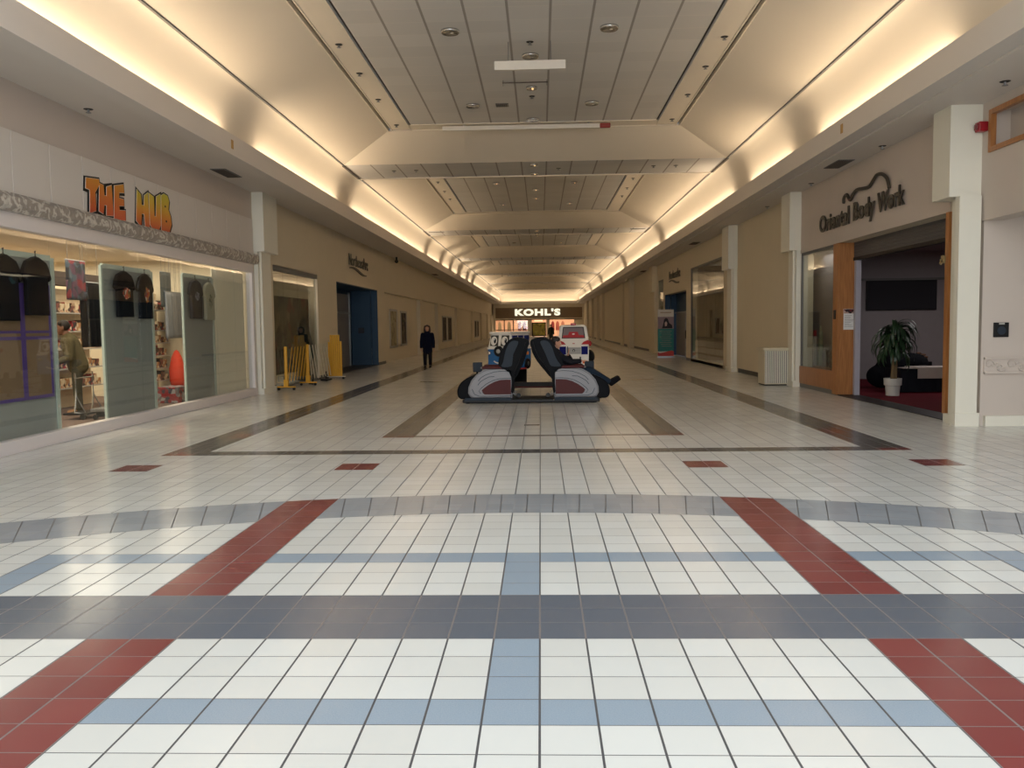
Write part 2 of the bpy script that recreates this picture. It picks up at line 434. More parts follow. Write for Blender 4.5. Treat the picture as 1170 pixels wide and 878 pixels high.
# coffers: near edges of the low cross bands
bands = [7.6, 24.4, 41.2, 58.0, 75.0, 91.5, 106.5]
BL = 2.25
g_slope = G(); g_tile = G(); g_slot = G(); g_rib = G()
for i, yb in enumerate(bands):
    y0 = yb + BL; y1 = (bands[i + 1] if i + 1 < len(bands) else YE - 1.0)
    yt0, yt1 = y0 + 1.58, y1 - 1.58
    # band underside
    g_tile.quad((-XC, yb, ZC), (XC, yb, ZC), (XC, y0, ZC), (-XC, y0, ZC))
    g_rib.box(-XC, XC, y0 - .07, y0, ZC - .035, ZC)
    for sg in (-1, 1):
        g_slope.quad((sg * XC, y0, ZC), (sg * XC, y1, ZC), (sg * XO, yt1, ZT), (sg * XO, yt0, ZT))
        g_slope.quad((sg * (XO - .09), yt0 + .1, ZT), (sg * (XO - .09), yt1 - .1, ZT), (sg * (XI + .07), yt1 - .1, ZT), (sg * (XI + .07), yt0 + .1, ZT))
        # shadow slots with pale lips
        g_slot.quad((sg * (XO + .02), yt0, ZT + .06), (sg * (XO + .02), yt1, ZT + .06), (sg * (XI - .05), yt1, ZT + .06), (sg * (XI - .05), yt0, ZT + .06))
        g_rib.box(sg * (XO + .01), sg * (XO - .02), yt0, yt1, ZT - .03, ZT + .06)
        g_rib.box(sg * (XO - .09), sg * (XO - .12), yt0, yt1, ZT - .012, ZT + .06)
        g_rib.box(sg * (XI + .07), sg * (XI + .10), yt0, yt1, ZT - .012, ZT + .06)
    g_slope.quad((-XC, y0, ZC), (XC, y0, ZC), (XO, yt0, ZT), (-XO, yt0, ZT))
    g_slope.quad((-XC, y1, ZC), (XC, y1, ZC), (XO, yt1, ZT), (-XO, yt1, ZT))
    g_tile.quad((-XI, yt0 + .6, ZT), (XI, yt0 + .6, ZT), (XI, yt1 - .6, ZT), (-XI, yt1 - .6, ZT))
    for (a, b) in ((yt0, yt0 + .62), (yt1 - .62, yt1)):
        g_slope.quad((-XI - .07, a, ZT - .001), (XI + .07, a, ZT - .001), (XI + .07, b, ZT - .001), (-XI - .07, b, ZT - .001))
        g_slope.quad((-XO, a, ZT + .002), (XO, a, ZT + .002), (XO, a + .1 if a == yt0 else b, ZT + .002), (-XO, a + .1 if a == yt0 else b, ZT + .002)) if False else None
    g_rib.box(-XI, XI, yt1 - .64, yt1 - .6, ZT - .02, ZT + .02)
    g_rib.box(-XO, XO, yt1 - .03, yt1 + .01, ZT - .025, ZT + .02)
    g_rib.box(-XI, XI, yt0 + .6, yt0 + .64, ZT - .02, ZT + .02)
struct('ceiling', g_tile, M_ctile)
struct('ceiling_slopes', g_slope, M_ceil)
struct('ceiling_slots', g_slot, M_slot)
struct('trim_1', g_rib, M_ceil)
# grey strips standing in for the crease shadow between cove and slopes
struct('crease_shadow', G().box(-XC - .025, -XC + .02, 7.6, YE - 1, ZC - .02, ZC + .02).box(XC - .02, XC + .025, 7.6, YE - 1, ZC - .02, ZC + .02), M_grey)
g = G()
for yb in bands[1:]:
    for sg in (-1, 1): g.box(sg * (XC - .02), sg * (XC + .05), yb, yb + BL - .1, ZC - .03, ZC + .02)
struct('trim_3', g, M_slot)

# court behind the camera (closed below a skylight well)
g = G()
g.quad((-XC, 7.6, ZC), (XC, 7.6, ZC), (XC, 7.6, 9.5), (-XC, 7.6, 9.5))
g.box(-12, -XF, 7.4, 7.6, ZF, 9.5).box(XF, 12, 7.4, 7.6, ZF, 9.5)
g.box(-12, 12, -14.2, -14, 0, 9.5)
struct('wall_back', g, M_wallpink)

# ---- left wall
g = G(); T = .3
def lw(y0, y1, z0, z1, d=0): g.box(XL - T + d, XL + d, y0, y1, z0, z1)
lw(20.62, 22.15, 0, 5.3); lw(22.15, 26.6, 3.28, 5.3); lw(26.6, 29.1, 0, 5.3); lw(29.1, 36.4, 3.2, 5.3); lw(36.4, 38.1, 0, 5.3)
lw(38.1, YE, 3.2, 5.3)
recs = [(38.1, 49.4), (50.1, 57.9), (59.2, 71.2), (73.0, 87.8), (89.3, 101), (103.5, 113), (115, 122)]
prev = None
for a, b in recs:
    if prev: lw(prev, a, 0, 3.2)
    g.box(XL - T - .1, XL - .2, a, b, 0, 3.3); prev = b
lw(prev, YE, 0, 5.3)
lw(-14, 8.0, 0, 9.5); g2_ = G().box(XL - T, XL, 7.6, 20.62, 4.27, 5.3)
g.box(XL - T, XL, 7.6, 8.05, 0, 4.3)
struct('wall_left', g, M_wall); struct('wall_left_upper', g2_, M_wallpink)
g = G()
g.box(XL - .01, XL + .012, 22.05, 22.15, 0, .13); g.box(XL - .02, XL + .012, 26.6, 29.1, 0, .12); g.box(XL, XL + .012, 36.4, 38.1, 0, .12)
struct('baseboard_left', g, M_blackbase)

# ---- right wall
g = G()
def rw(y0, y1, z0, z1): g.box(XR, XR + T, y0, y1, z0, z1)
rw(13.15, 13.72, 0, 5.2); rw(13.72, 21.4, 3.3, 5.2); rw(21.38, 30.3, 0, 5.2); rw(30.3, 36.85, 3.97, 5.2); rw(36.85, 38.0, 0, 5.2); rw(38.0, 44.4, 3.1, 5.2)
rw(44.4, 45.0, 0, 5.2); rw(45.0, 46.9, 3.95, 5.2); rw(46.9, YE, 0, 5.2); rw(30.3, 36.85, 0, .1); rw(45.0, 46.9, 0, 1.0)
struct('wall_right', g, M_wall)
g = G()
g.box(XR - .012, XR + .01, 25.3, 28.0, 0, .13); g.box(XR - .012, XR + .01, 51, 59, 0, .13); g.box(XR - .012, XR + .01, 60.6, 125, 0, .13); g.box(XR - .012, XR, 36.9, 37.95, 0, .12)
struct('baseboard_right', g, M_blackbase)
# shallow pilasters down the right wall
for k, (y, l, d) in enumerate([(59, 1.6, .32), (66, 2.0, .12), (86, 1.6, .25), (93, 1.8, .3), (103, 1.6, .3), (113, 1.6, .3)]):
    struct('wall_right_pilaster', G().box(XR - d, XR + .05, y, y + l, 0, SR), M_wall)

# OBW front wall, in the pale putty colour
struct('wall_right_shopfront', G().box(XR - .02, XR + .02, 13.7, 21.4, 3.3, SR), M_wallpink)
# box-topped columns
def column(name, sg, xw, y0, y1, zs, zb, bx, sx, m):
    """slim pilaster under a boxed head; sg is the side"""
    gg = G(); f = lambda a: sg * a
    gg.box(f(xw + .05), f(xw - bx), y0, y1, zb, zs)
    ins = .0
    gg.box(f(xw + .05), f(xw - sx), y0 + .03, y1 - .12, 0, zb)
    gg.box(f(xw + .05), f(xw - sx - .05), y0 + .16, y1 - .22, 0, zb)
    gg.box(f(xw + .05), f(xw - sx - .07), y0 + .0, y1 - .1, 0, .14)
    return struct(name, gg, m)
column('trim_4', -1, 6.85, 20.66, 21.75, SL, 3.50, .28, .1, M_trim)
column('trim_5', 1, 6.6, 21.35, 22.1, SR, 3.38, .30, .12, M_trim)
column('trim_6', 1, 6.6, 28.2, 29.2, SR, 3.38, .30, .12, M_trim)
column('trim_7', 1, 6.6, 47.3, 48.6, SR, 3.38, .30, .10, M_wall)
column('trim_8', 1, 6.7, 13.1, 13.66, SR, 3.45, .42, .16, M_trim)
struct('trim_9', G().box(6.40, 6.72, 13.02, 13.16, 0, 3.45).box(6.38, 6.74, 12.98, 13.14, 0, .2), M_trim)

# ---- alcove at the right edge, beyond the corridor mouth
struct('wall_alcove', G().box(6.78, 14, 13.05, 13.35, 0, 5.2).box(11.8, 12, -14, 13.1, 0, 9.5), M_wallpink)
hd = G()
hd.box(6.75, 7.05, 12.0 + .9, 13.1, 3.08, 5.2)
hd.box(6.75, 7.05, -2, 12.9, 3.08, 4.05); hd.box(6.75, 7.05, -2, 12.9, 4.66, 5.2); hd.box(6.75, 7.05, -2, 9.6, 4.0, 4.7)
struct('wall_alcove_header', hd, M_wallpink)
struct('ceiling_alcove', G().box(7.0, 12, -2, 13.3, 3.9, 4.0), M_fascia)
struct('baseboard_alcove', G().box(6.83, 11.8, 12.98, 13.06, 0, .155), M_trim)
# oak framed opening high on the header
w3 = thing('window_frame', 'honey oak framed opening high on the wall at the right edge', 'window frame', (6.75, 11.2, 4.05)); w3['kind'] = 'structure'
w3.name = 'window_3'
gg = G().box(6.72, 6.80, 9.6, 12.88, 4.05, 4.12).box(6.72, 6.80, 9.6, 12.88, 4.59, 4.66).box(6.72, 6.80, 12.81, 12.88, 4.12, 4.59).box(6.72, 6.80, 9.6, 9.67, 4.12, 4.59)
obj('oak_frame', gg, M_wood, w3)
obj('recess_back', G().box(7.05, 7.10, 9.5, 13.0, 4.0, 4.75), M_wallpink, w3)

# frieze of scrolling leaves
fr = G(); fr.box(6.82, 11.8, 13.03, 13.06, .80, 1.03); fr.box(6.82, 11.8, 13.0, 13.05, .79, .815).box(6.82, 11.8, 13.0, 13.05, 1.01, 1.035)
x = 6.9
while x < 8.6:
    for (cx_, cz, r0, sgn) in ((x, .93, .075, 1), (x + .16, .89, .075, -1)):
        pts = []
        for k in range(14):
            a = k * .55; rr = r0 * (1 - k / 16)
            pts.append((cx_ + rr * math.cos(a * sgn), 13.02, cz + rr * math.sin(a * sgn)))
        fr.tube(pts, [.014 - .0007 * k for k in range(14)], 6)
    for k in range(3): fr.ball((x + .05 + .05 * k, 13.025, .91 + .05 * math.sin(k * 2)), (.035, .012, .016), 8)
    x += .32
struct('trim_10', fr, M_wallpink, smooth=False)

# ------------------------------------------------------------------ The shop on the left
HB0, HB1 = 8.05, 20.56
fr = G()
fr.box(XL - .12, XL + .05, HB0, HB1, 0, .18, .01)
fr.box(XL - .12, XL + .03, HB0, HB1, 2.98, 3.2, .01)
fr.box(XL - .12, XL + .03, HB1 - .12, HB1, .18, 2.98)
struct('window_1', fr, M_frame)
W1 = bpy.data.objects['window_1']
seams = [9.9, 12.05, 13.05, 14.75, 16.55, 18.3, 19.4]
ys = [HB0] + seams + [HB1 - .12]
for a, b in zip(ys, ys[1:]):
    obj('pane', G().box(XL - .052, XL - .04, a + .004, b - .004, .18, 2.98), M_glass, W1)
struct('trim_11', G().prism([(XL - .05, 3.18), (XL + .10, 3.19), (XL + .15, 3.25), (XL + .15, 3.37), (XL + .10, 3.43), (XL - .05, 3.44)], 'y', HB0, 20.66), M_stone)
pan = [HB0, 8.6, 9.46, 10.31, 11.17, 12.05, 12.91, 13.77, 14.62, 15.48, 16.36, 17.2, 18.03, 18.88, 19.7, 20.6]
fp = G()
for a, b in zip(pan, pan[1:]): fp.box(XL - .1, XL + .03, a + .008, b - .008, 3.43, 4.27, .004)
struct('trim_12', fp, M_fascia)
struct('trim_13', G().box(XL - .12, XL + .016, HB0, 20.6, 3.4, 4.265), M_trim)
# interior shell
si = G()
si.box(-13, -12.9, HB0, 20.6, 0, 3.6); si.box(-13, XL - .12, HB0 - .1, HB0, 0, 3.6); si.box(-13, XL - .1, 20.5, 20.6, 0, 3.6)
struct('wall_shop_left', si, M_beige)
struct('ceiling_shop_left', G().box(-13, XL - .1, HB0, 20.6, 3.3, 3.4), M_wall)
struct('floor_shop_left', G().box(-13, XL - .1, HB0, 20.6, 0.0, .012), mat('brown shop carpet', (96, 76, 66), .95))
struct('trim_14', G().box(-9.8, -9.5, HB0, 19.4, 2.55, 2.82), mat('dark brown valance', (70, 56, 50), .7))

# sign: graffiti letters, black drop block behind each
SG = 'orange and yellow graffiti style shop sign reading THE HUB'
sign = thing('shop_sign', SG, 'sign', (XL + .035, 14.5, 3.4))
LET = {
 'T': [(12.98, 3.96), (13.37, 4.0), (13.38, 3.92), (13.24, 3.78), (13.24, 3.49), (13.05, 3.43), (13.08, 3.79), (12.96, 3.8)],
 'H': [(13.38, 3.94), (13.50, 3.93), (13.515, 3.77), (13.585, 3.77), (13.60, 3.92), (13.76, 3.97), (13.78, 3.48), (13.56, 3.46), (13.575, 3.62), (13.50, 3.62), (13.46, 3.47), (13.33, 3.5)],
 'E': [(13.85, 3.98), (14.16, 4.05), (14.17, 3.91), (14.0, 3.89), (13.99, 3.8), (14.15, 3.8), (14.15, 3.69), (13.98, 3.67), (13.99, 3.60), (14.19, 3.62), (14.18, 3.45), (13.8, 3.43)],
 'h': [(14.63, 4.04), (14.77, 3.98), (14.785, 3.80), (14.875, 3.80), (14.90, 3.98), (15.04, 4.05), (15.06, 3.45), (14.89, 3.42), (14.87, 3.65), (14.775, 3.65), (14.74, 3.42), (14.56, 3.50)],
 'U': [(15.08, 4.05), (15.27, 4.01), (15.26, 3.67), (15.33, 3.66), (15.37, 4.03), (15.54, 4.1), (15.51, 3.53), (15.43, 3.44), (15.3, 3.41), (15.18, 3.42), (15.08, 3.5)],
 'B': [(15.57, 4.08), (15.69, 4.13), (15.84, 4.11), (15.90, 4.02), (15.85, 3.86), (15.94, 3.75), (15.97, 3.6), (15.87, 3.45), (15.64, 3.40), (15.53, 3.41)]}
def grad_mat(name, stops, z0, z1):
    m = bpy.data.materials.new(name); m.use_nodes = True; nt = m.node_tree; b = nt.nodes['Principled BSDF']; L = nt.links.new
    ge = nt.nodes.new('ShaderNodeTexCoord'); sp = nt.nodes.new('ShaderNodeSeparateXYZ'); L(ge.outputs['Object'], sp.inputs[0])
    mr = nt.nodes.new('ShaderNodeMapRange'); mr.inputs[1].default_value = z0; mr.inputs[2].default_value = z1; L(sp.outputs[2], mr.inputs[0])
    rp = nt.nodes.new('ShaderNodeValToRGB'); L(mr.outputs[0], rp.inputs[0])
    e = rp.color_ramp.elements
    e[0].position = stops[0][0]; e[0].color = s2l(stops[0][1]); e[1].position = stops[-1][0]; e[1].color = s2l(stops[-1][1])
    for p_, c_ in stops[1:-1]:
        q = e.new(p_); q.color = s2l(c_)
    L(rp.outputs[0], b.inputs['Base Color']); b.inputs['Roughness'].default_value = .4
    return m
gm1 = grad_mat('orange fading letter print', [(0.05, (205, 78, 46)), (.55, (214, 120, 40)), (1, (210, 150, 40))], 0, .7)
gm2 = grad_mat('yellow to orange letter print', [(0.05, (206, 84, 48)), (.4, (220, 140, 44)), (.75, (214, 180, 52)), (1, (204, 192, 60))], 0, .7)
def grow(poly, d):
    n = len(poly); A = sum(poly[i][0] * poly[(i + 1) % n][1] - poly[(i + 1) % n][0] * poly[i][1] for i in range(n))
    s = 1 if A > 0 else -1; out = []
    for i in range(n):
        p0, p1, p2 = Vector(poly[i - 1]), Vector(poly[i]), Vector(poly[(i + 1) % n])
        e1 = (p1 - p0).normalized(); e2 = (p2 - p1).normalized()
        n1 = Vector((e1.y, -e1.x)) * s; n2 = Vector((e2.y, -e2.x)) * s
        q = n1 + n2; q = q / max(.5, q.length_squared) * 2
        out.append((p1.x + q.x * d, p1.y + q.y * d))
    return out
for k, (nm, poly) in enumerate(LET.items()):
    back = obj('letter_backing', G().prism([(a - (.012 if k < 3 else -.008), b - .012) for a, b in grow(poly, .04)], 'x', XL + .034 + k * .0008, XL + .042 + k * .0008), M_black, sign)
    obj('letter_edge', G().prism(grow(poly, .006), 'x', XL + .036 + k * .0008, XL + .0465 + k * .0008), M_white, sign)
    gl = G().prism(poly, 'x', XL + .037 + k * .0008, XL + .05 + k * .0008)
    obj('letter', gl, gm1 if k < 3 else gm2, sign)
for (yy, zz) in ((15.72, 3.90), (15.74, 3.63)): obj('letter_counter', G().ball((XL + .055, yy, zz), (.004, .03, .022), 10), M_black, sign)

# display boards standing just inside the glass
BX = -7.04
def board(y0, y1, z0, z1, m, label, nm='display_board', post=True):
    t = thing(nm, label, 'display board', (BX, (y0 + y1) / 2, .012))
    obj('panel', G().box(BX - .02, BX, y0, y1, .012 if z0 is None else z0, z1), m, t)
    if post:
        obj('edge_trim', G().box(BX - .03, BX + .012, y1, y1 + .09, .012, z1 + .03), M_mint, t)
        obj('edge_trim', G().box(BX - .03, BX + .012, y0 - .05, y0, .012, z1 + .03), M_mint, t)
        obj('top_rail', G().box(BX - .03, BX + .012, y0, y1, z1 - .02, z1 + .06), M_mint, t)
        for zz in (.5, 1.1, 1.7, 2.3):
            obj('clip', G().ball((BX + .014, y1 + .045, zz), (.01, .02, .02), 8), M_white, t)
    return t
board(9.2, 12.3, None, 2.66, M_board, 'large grey display board with two black shirts at the left edge')
board(13.78, 15.5, None, 2.66, M_board, 'grey display board carrying two printed black shirts in the middle of the shop window')
board(16.95, 18.42, None, 2.70, M_board, 'grey display board carrying a dark and a pale shirt')
board(18.46, 20.42, None, 2.95, M_creamb, 'tall cream display board at the right end of the shop window', post=False)
for n_ in (19.41,): pass
# brown pin board with purple tape grid leaning inside, in front of the first board
pb = thing('pin_board', 'brown pin board edged with purple tape below black shirts', 'pin board', (BX + .03, 11.0, .7))
obj('panel', G().box(BX + .004, BX + .02, 9.3, 12.18, .68, 2.28), M_cork, pb)
tp = G()
for zz in (.66, 1.50, 2.24): tp.box(BX + .006, BX + .026, 9.3, 12.22, zz, zz + .045)
tp.box(BX + .006, BX + .026, 9.3, 12.22, 1.59, 1.625)
for yy in (9.95, 11.49, 12.17): tp.box(BX + .006, BX + .027, yy, yy + (.10 if yy < 12 else .05), .66, 2.28)
obj('tape', tp, M_purple, pb)

# shirts on hangers
def print_mat(name, cols, sc=14):
    m = bpy.data.materials.new(name); m.use_nodes = True; nt = m.node_tree; b = nt.nodes['Principled BSDF']; L = nt.links.new
    tc = nt.nodes.new('ShaderNodeTexCoord'); vo = nt.nodes.new('ShaderNodeTexVoronoi'); vo.inputs['Scale'].default_value = sc
    sp = nt.nodes.new('ShaderNodeSeparateXYZ'); L(tc.outputs['Object'], vo.inputs['Vector']); L(vo.outputs['Color'], sp.inputs[0])
    rp = nt.nodes.new('ShaderNodeValToRGB'); rp.color_ramp.interpolation = 'CONSTANT'; L(sp.outputs[0], rp.inputs[0])
    e = rp.color_ramp.elements; e[0].color = s2l(cols[0]); e[0].position = 0; e[1].color = s2l(cols[1]); e[1].position = 1 / len(cols)
    for i in range(2, len(cols)): q = e.new(i / len(cols)); q.color = s2l(cols[i])
    L(rp.outputs[0], b.inputs['Base Color']); b.inputs['Roughness'].default_value = .8
    return m
def tshirt(yc, ztop, w, h, m, label, prt=None, sleeve=True):
    """front outline in (y,z), softly inflated"""
    t = thing('t_shirt', label, 'shirt', (BX + .09, yc, ztop), 'shirts hung in the shop window')
    hw = w / 2
    half = [(.12, 0), (.34, -.04), (.62, -.085), (.80, -.2), (.93, -.36), (.77, -.41), (.69, -.30), (.69, -.7), (.70, -1.0)]
    pts = [(a * hw, b * h) for a, b in half]
    poly = [(-a, b) for a, b in pts][::-1] + [(0, -.06 * h * .3)] + pts
    bm = bmesh.new()
    def ring(dx, ins):
        vs = []
        cz = -.5 * h
        for a, b in poly: vs.append(bm.verts.new((BX + .09 + dx, yc + a * (1 - ins), ztop + cz + (b - cz) * (1 - ins * .6) + .02 * math.sin(a * 40) * 0)))
        return vs
    r = [ring(-.035, .08), ring(-.03, 0), ring(.02, 0), ring(.032, .08)]
    n = len(poly)
    for A, B in zip(r, r[1:]):
        for i in range(n): bm.faces.new((A[i], A[(i + 1) % n], B[(i + 1) % n], B[i]))
    bm.faces.new(r[0]); bm.faces.new(r[-1])
    bmesh.ops.recalc_face_normals(bm, faces=bm.faces[:])
    sb_ = obj('shirt_body', bm, m, t)
    hg = G().tube([(BX + .09, yc - hw * .5, ztop - .08 * h), (BX + .09, yc, ztop + .01), (BX + .09, yc + hw * .5, ztop - .08 * h)], .008, 6)
    hg.tube([(BX + .09, yc, ztop), (BX + .09, yc, ztop + .06), (BX + .085, yc + .02, ztop + .085), (BX + .06, yc + .03, ztop + .07)], .006, 6)
    obj('hanger', hg, M_black, t)
    if prt:
        pm, (a, b, c, d) = prt
        gg = G(); 
        pp = [(yc + (a + b) / 2 * hw + (b - a) / 2 * hw * math.cos(k * PI / 5) * (1 if k % 2 else .8), ztop + (c + d) / 2 * h + (d - c) / 2 * h * math.sin(k * PI / 5) * (1 if k % 2 else .85)) for k in range(10)]
        gg.prism(pp, 'x', BX + .12, BX + .1235)
        obj('shirt_print', gg, pm, sb_)
    return t
tshirt(11.08, 2.64, .80, .88, M_blacksoft, 'black shirt hung beside the left edge, half cut off', (print_mat('teal print', [(20, 60, 66), (14, 16, 20), (30, 40, 60)]), (.1, .6, -.45, -.28)))
tshirt(11.80, 2.66, .74, .82, M_blacksoft, 'plain black shirt above the brown pin board', None)
tshirt(14.34, 2.62, .76, .78, M_blacksoft, 'black shirt with a red and white print', (print_mat('red white print', [(190, 40, 34), (226, 214, 196), (160, 120, 40), (30, 28, 28), (210, 70, 40)], 22), (-.36, .42, -.62, -.34)))
tshirt(15.10, 2.62, .66, .80, M_blacksoft, 'black shirt with an upright red framed print', (print_mat('red framed print', [(190, 50, 44), (220, 205, 190), (60, 50, 90), (200, 130, 60)], 18), (-.3, .38, -.66, -.28)))
tshirt(17.34, 2.64, .74, .80, mat('charcoal cloth', (48, 50, 56), .95), 'charcoal shirt with a grey round print', (print_mat('grey print', [(120, 124, 130), (70, 72, 80), (160, 164, 168)], 22), (-.3, .4, -.55, -.3)))
tshirt(18.05, 2.62, .66, .80, mat('off white cloth', (170, 168, 150), .95), 'off white shirt with small dark prints', (print_mat('dark spots print', [(60, 64, 50), (150, 150, 134), (90, 92, 76), (150, 148, 130)], 26), (-.3, .34, -.7, -.3)))

# goods seen through the gaps --------------------------------------------------
def shelf_unit(x0, y0, y1, label, zs, boxes, back=(226, 206, 176)):
    t = thing('shelf_unit', label, 'shelf', (x0, (y0 + y1) / 2, .012))
    b = G().box(x0 - .04, x0, y0, y1, .012, 2.5)
    obj('slat_back', b, mat('slatwall', back, .6), t)
    for zz in [2.5 - .14 * k for k in range(1, 9)]:
        pass
    sl = G()
    for k in range(9): sl.box(x0, x0 + .012, y0, y1, 1.45 + .12 * k, 1.54 + .12 * k)
    obj('slats', sl, mat('slat boards', (232, 214, 186), .5), t)
    for zz in zs:
        obj('shelf', G().box(x0, x0 + .32, y0, y1, zz - .025, zz), M_lgrey, t)
    pal = boxes
    for zz in zs:
        y = y0 + .05
        while y < y1 - .2:
            w_ = random.uniform(.10, .22); h_ = random.uniform(.12, .24)
            m_ = random.choice(pal)
            o = one('goods_box', G().box(x0 + .08, x0 + .28, y, y + w_ - .015, zz, zz + h_, .004), m_, 'small boxed goods packed along ' + label, 'box', (x0 + .18, y + w_ / 2, zz), 'boxed goods on ' + label)
            y += w_
    return t
pal = [print_mat('goods print %s' % 'abcd'[i], c, 16) for i, c in enumerate([[(200, 170, 140), (160, 60, 50), (70, 50, 44), (220, 200, 170)], [(60, 50, 48), (180, 150, 120), (120, 70, 60)], [(210, 190, 160), (90, 80, 100), (170, 120, 80)], [(150, 40, 44), (220, 200, 180), (50, 44, 44)]])]
shelf_unit(-9.9, 15.4, 18.6, 'the shelf unit behind the man in the shop', [.45, .85, 1.25, 1.62, 2.0], pal)
shelf_unit(-9.2, 19.55, 20.42, 'the shelf unit behind the orange cloth', [.42, .72, 1.02, 1.32, 1.62, 2.1], pal)
shelf_unit(-12.6, 16.4, 20.2, 'the far shelf unit at the back of the shop', [.5, .9, 1.3, 1.7, 2.1], pal)

def hanging(name, label, cat, x, y0, y1, z0, z1, m, folds=5, depth=.05, taper=0.0, group=None):
    """folded cloth hung from a rod"""
    t = thing(name, label, cat, (x, (y0 + y1) / 2, z1), group)
    bm = bmesh.new(); nu, nv = 28, 10; gr = []
    for sgn in (-1, 1):
        rows = []
        for j in range(nv + 1):
            tt = j / nv; row = []
            for i in range(nu + 1):
                a = i / nu; yy = (y0 + y1) / 2 + (a - .5) * (y1 - y0) * (1 - taper * (1 - tt) if taper > 0 else 1 + taper * tt)
                xx = x + depth * .5 * math.sin(a * folds * 2 * PI) * (.3 + .7 * tt) + sgn * .018
                row.append(bm.verts.new((xx, yy, z1 + (z0 - z1) * tt)))
            rows.append(row)
        gr.append(rows)
        for j in range(nv):
            for i in range(nu): bm.faces.new((rows[j][i], rows[j][i + 1], rows[j + 1][i + 1], rows[j + 1][i]))
    A, B = gr
    for j in range(nv):
        bm.faces.new((A[j][0], A[j + 1][0], B[j + 1][0], B[j][0])); bm.faces.new((A[j][nu], A[j + 1][nu], B[j + 1][nu], B[j][nu]))
    for i in range(nu):
        bm.faces.new((A[0][i], A[0][i + 1], B[0][i + 1], B[0][i])); bm.faces.new((A[nv][i], A[nv][i + 1], B[nv][i + 1], B[nv][i]))
    bmesh.ops.recalc_face_normals(bm, faces=bm.faces[:])
    obj('cloth', bm, m, t, smooth=True)
    obj('rod', G().tube([(x, y0 - .03, z1 + .01), (x, y1 + .03, z1 + .01)], .012, 8), M_steel, t)
    gg = G()
    for yy in (y0 + .05, y1 - .05): gg.tube([(x, yy, z1 + .01), (x, yy, 3.3)], .004, 5)
    obj('cord', gg, M_grey, t)
    return t
hanging('printed_throw', 'dark printed throw hanging behind the shop glass', 'throw', -8.6, 15.5, 16.12, 2.2, 2.93, print_mat('throw print', [(54, 56, 66), (120, 40, 50), (70, 86, 100), (44, 44, 50), (90, 60, 80)], 7), 3, .03)
hanging('black_garment', 'long black garment hanging to the right of the printed throw', 'garment', -8.66, 16.05, 16.75, 1.3, 2.55, M_blacksoft, 4, .12)
hanging('dark_banner', 'narrow dark grey banner hanging in the gap', 'banner', -8.6, 19.4, 19.9, 2.15, 2.95, mat('banner cloth', (70, 74, 74), .9), 2, .02)
for k, (a, b) in enumerate([(19.5, 19.8), (19.82, 20.12), (20.14, 20.44)]):
    hanging('grey_garment', ['light grey garment, first from the left on the rail under the dark banner', 'grey garment in the middle of the rail', 'grey garment at the right end of the rail'][k], 'garment', -8.55 - .02 * k, a, b, 1.42, 2.5, mat('grey cloth %s' % 'abc'[k], (122 - 8 * k, 124 - 8 * k, 128 - 8 * k), .95), 3, .08, group='grey garments on the rail')
# bright orange tapered cloth
oc = thing('orange_cloth', 'bright orange red pointed cloth bundle in the shop window gap', 'cloth', (-8.6, 20.1, .012))
obj('cloth', G().lathe([(.13, .2), (.175, .42), (.18, .68), (.12, .95), (.055, 1.1), (.0, 1.14)], (-8.6, 20.1, 0), 'z', 16), mat('orange red cloth', (214, 62, 38), .7), oc, smooth=True)
obj('base', G().lathe([(.16, .012), (.16, .08), (.05, .1), (.05, .2)], (-8.6, 20.1, 0), 'z', 16), M_red, oc)
bx = one('printed_carton', G().box(-8.3, -7.8, 18.3, 19.0, .012, .36, .01), print_mat('carton print', [(150, 150, 150), (140, 34, 40), (60, 60, 70), (100, 96, 100)], 13), 'low red and white printed carton at the foot of the gap', 'carton', (-7.95, 18.8, .012))

# folding hand cart
ct = thing('hand_cart', 'folded chrome hand cart standing inside the shop glass', 'cart', (-8.2, 15.35, .012))
def cx2(y, z, x=-8.25): return (x, y, z)
gg = G()
for yy in (15.02, 15.62):
    gg.tube([(-8.3, yy, .12), (-8.28, yy + .03, .45), (-8.28, yy + .03, .80), (-8.28, yy + .02, .86)], .016, 8)
gg.tube([(-8.28, 15.05, .76), (-8.28, 15.65, .76)], .014, 8)
obj('handle_frame', gg, M_chrome, ct)
gg = G()
for yy in (15.02, 15.62): gg.tube([(-8.3, yy, .14), (-8.12, yy + .06, .1), (-8.12, yy + .14, .08)], .013, 8).tube([(-8.28, yy + .03, .45), (-8.14, yy + .08, .12)], .011, 8)
gg.tube([(-8.12, 15.02, .09), (-8.12, 15.76, .09)], .012, 8)
obj('lower_frame', gg, M_steel, ct)
obj('deck', G().box(-8.5, -8.1, 14.98, 15.7, .10, .13, .008), M_black, ct)
for yy in (15.0, 15.68): obj('wheel', G().lathe([(.0, -.02), (.05, -.02), (.05, .02), (.0, .02)], (-8.14, yy, .064), 'y', 14), M_black, ct)
dl = thing('flat_dolly', 'low dark wheeled dolly with a domed end beside the hand cart', 'dolly', (-7.75, 15.5, .012))
obj('deck', G().box(-7.95, -7.5, 14.9, 15.9, .16, .22, .01), M_grey, dl)
obj('box', G().box(-7.9, -7.55, 15.0, 15.6, .06, .17, .01), M_black, dl)
obj('dome', G().ball((-7.72, 15.78, .16), (.16, .2, .12), 14), M_black, dl, True)
for (xx, yy) in ((-7.9, 14.98), (-7.55, 14.98), (-7.9, 15.84), (-7.55, 15.84)):
    obj('wheel', G().lathe([(0, -.018), (.045, -.018), (.045, .018), (0, .018)], (xx, yy, .058), 'y', 12), M_black, dl)

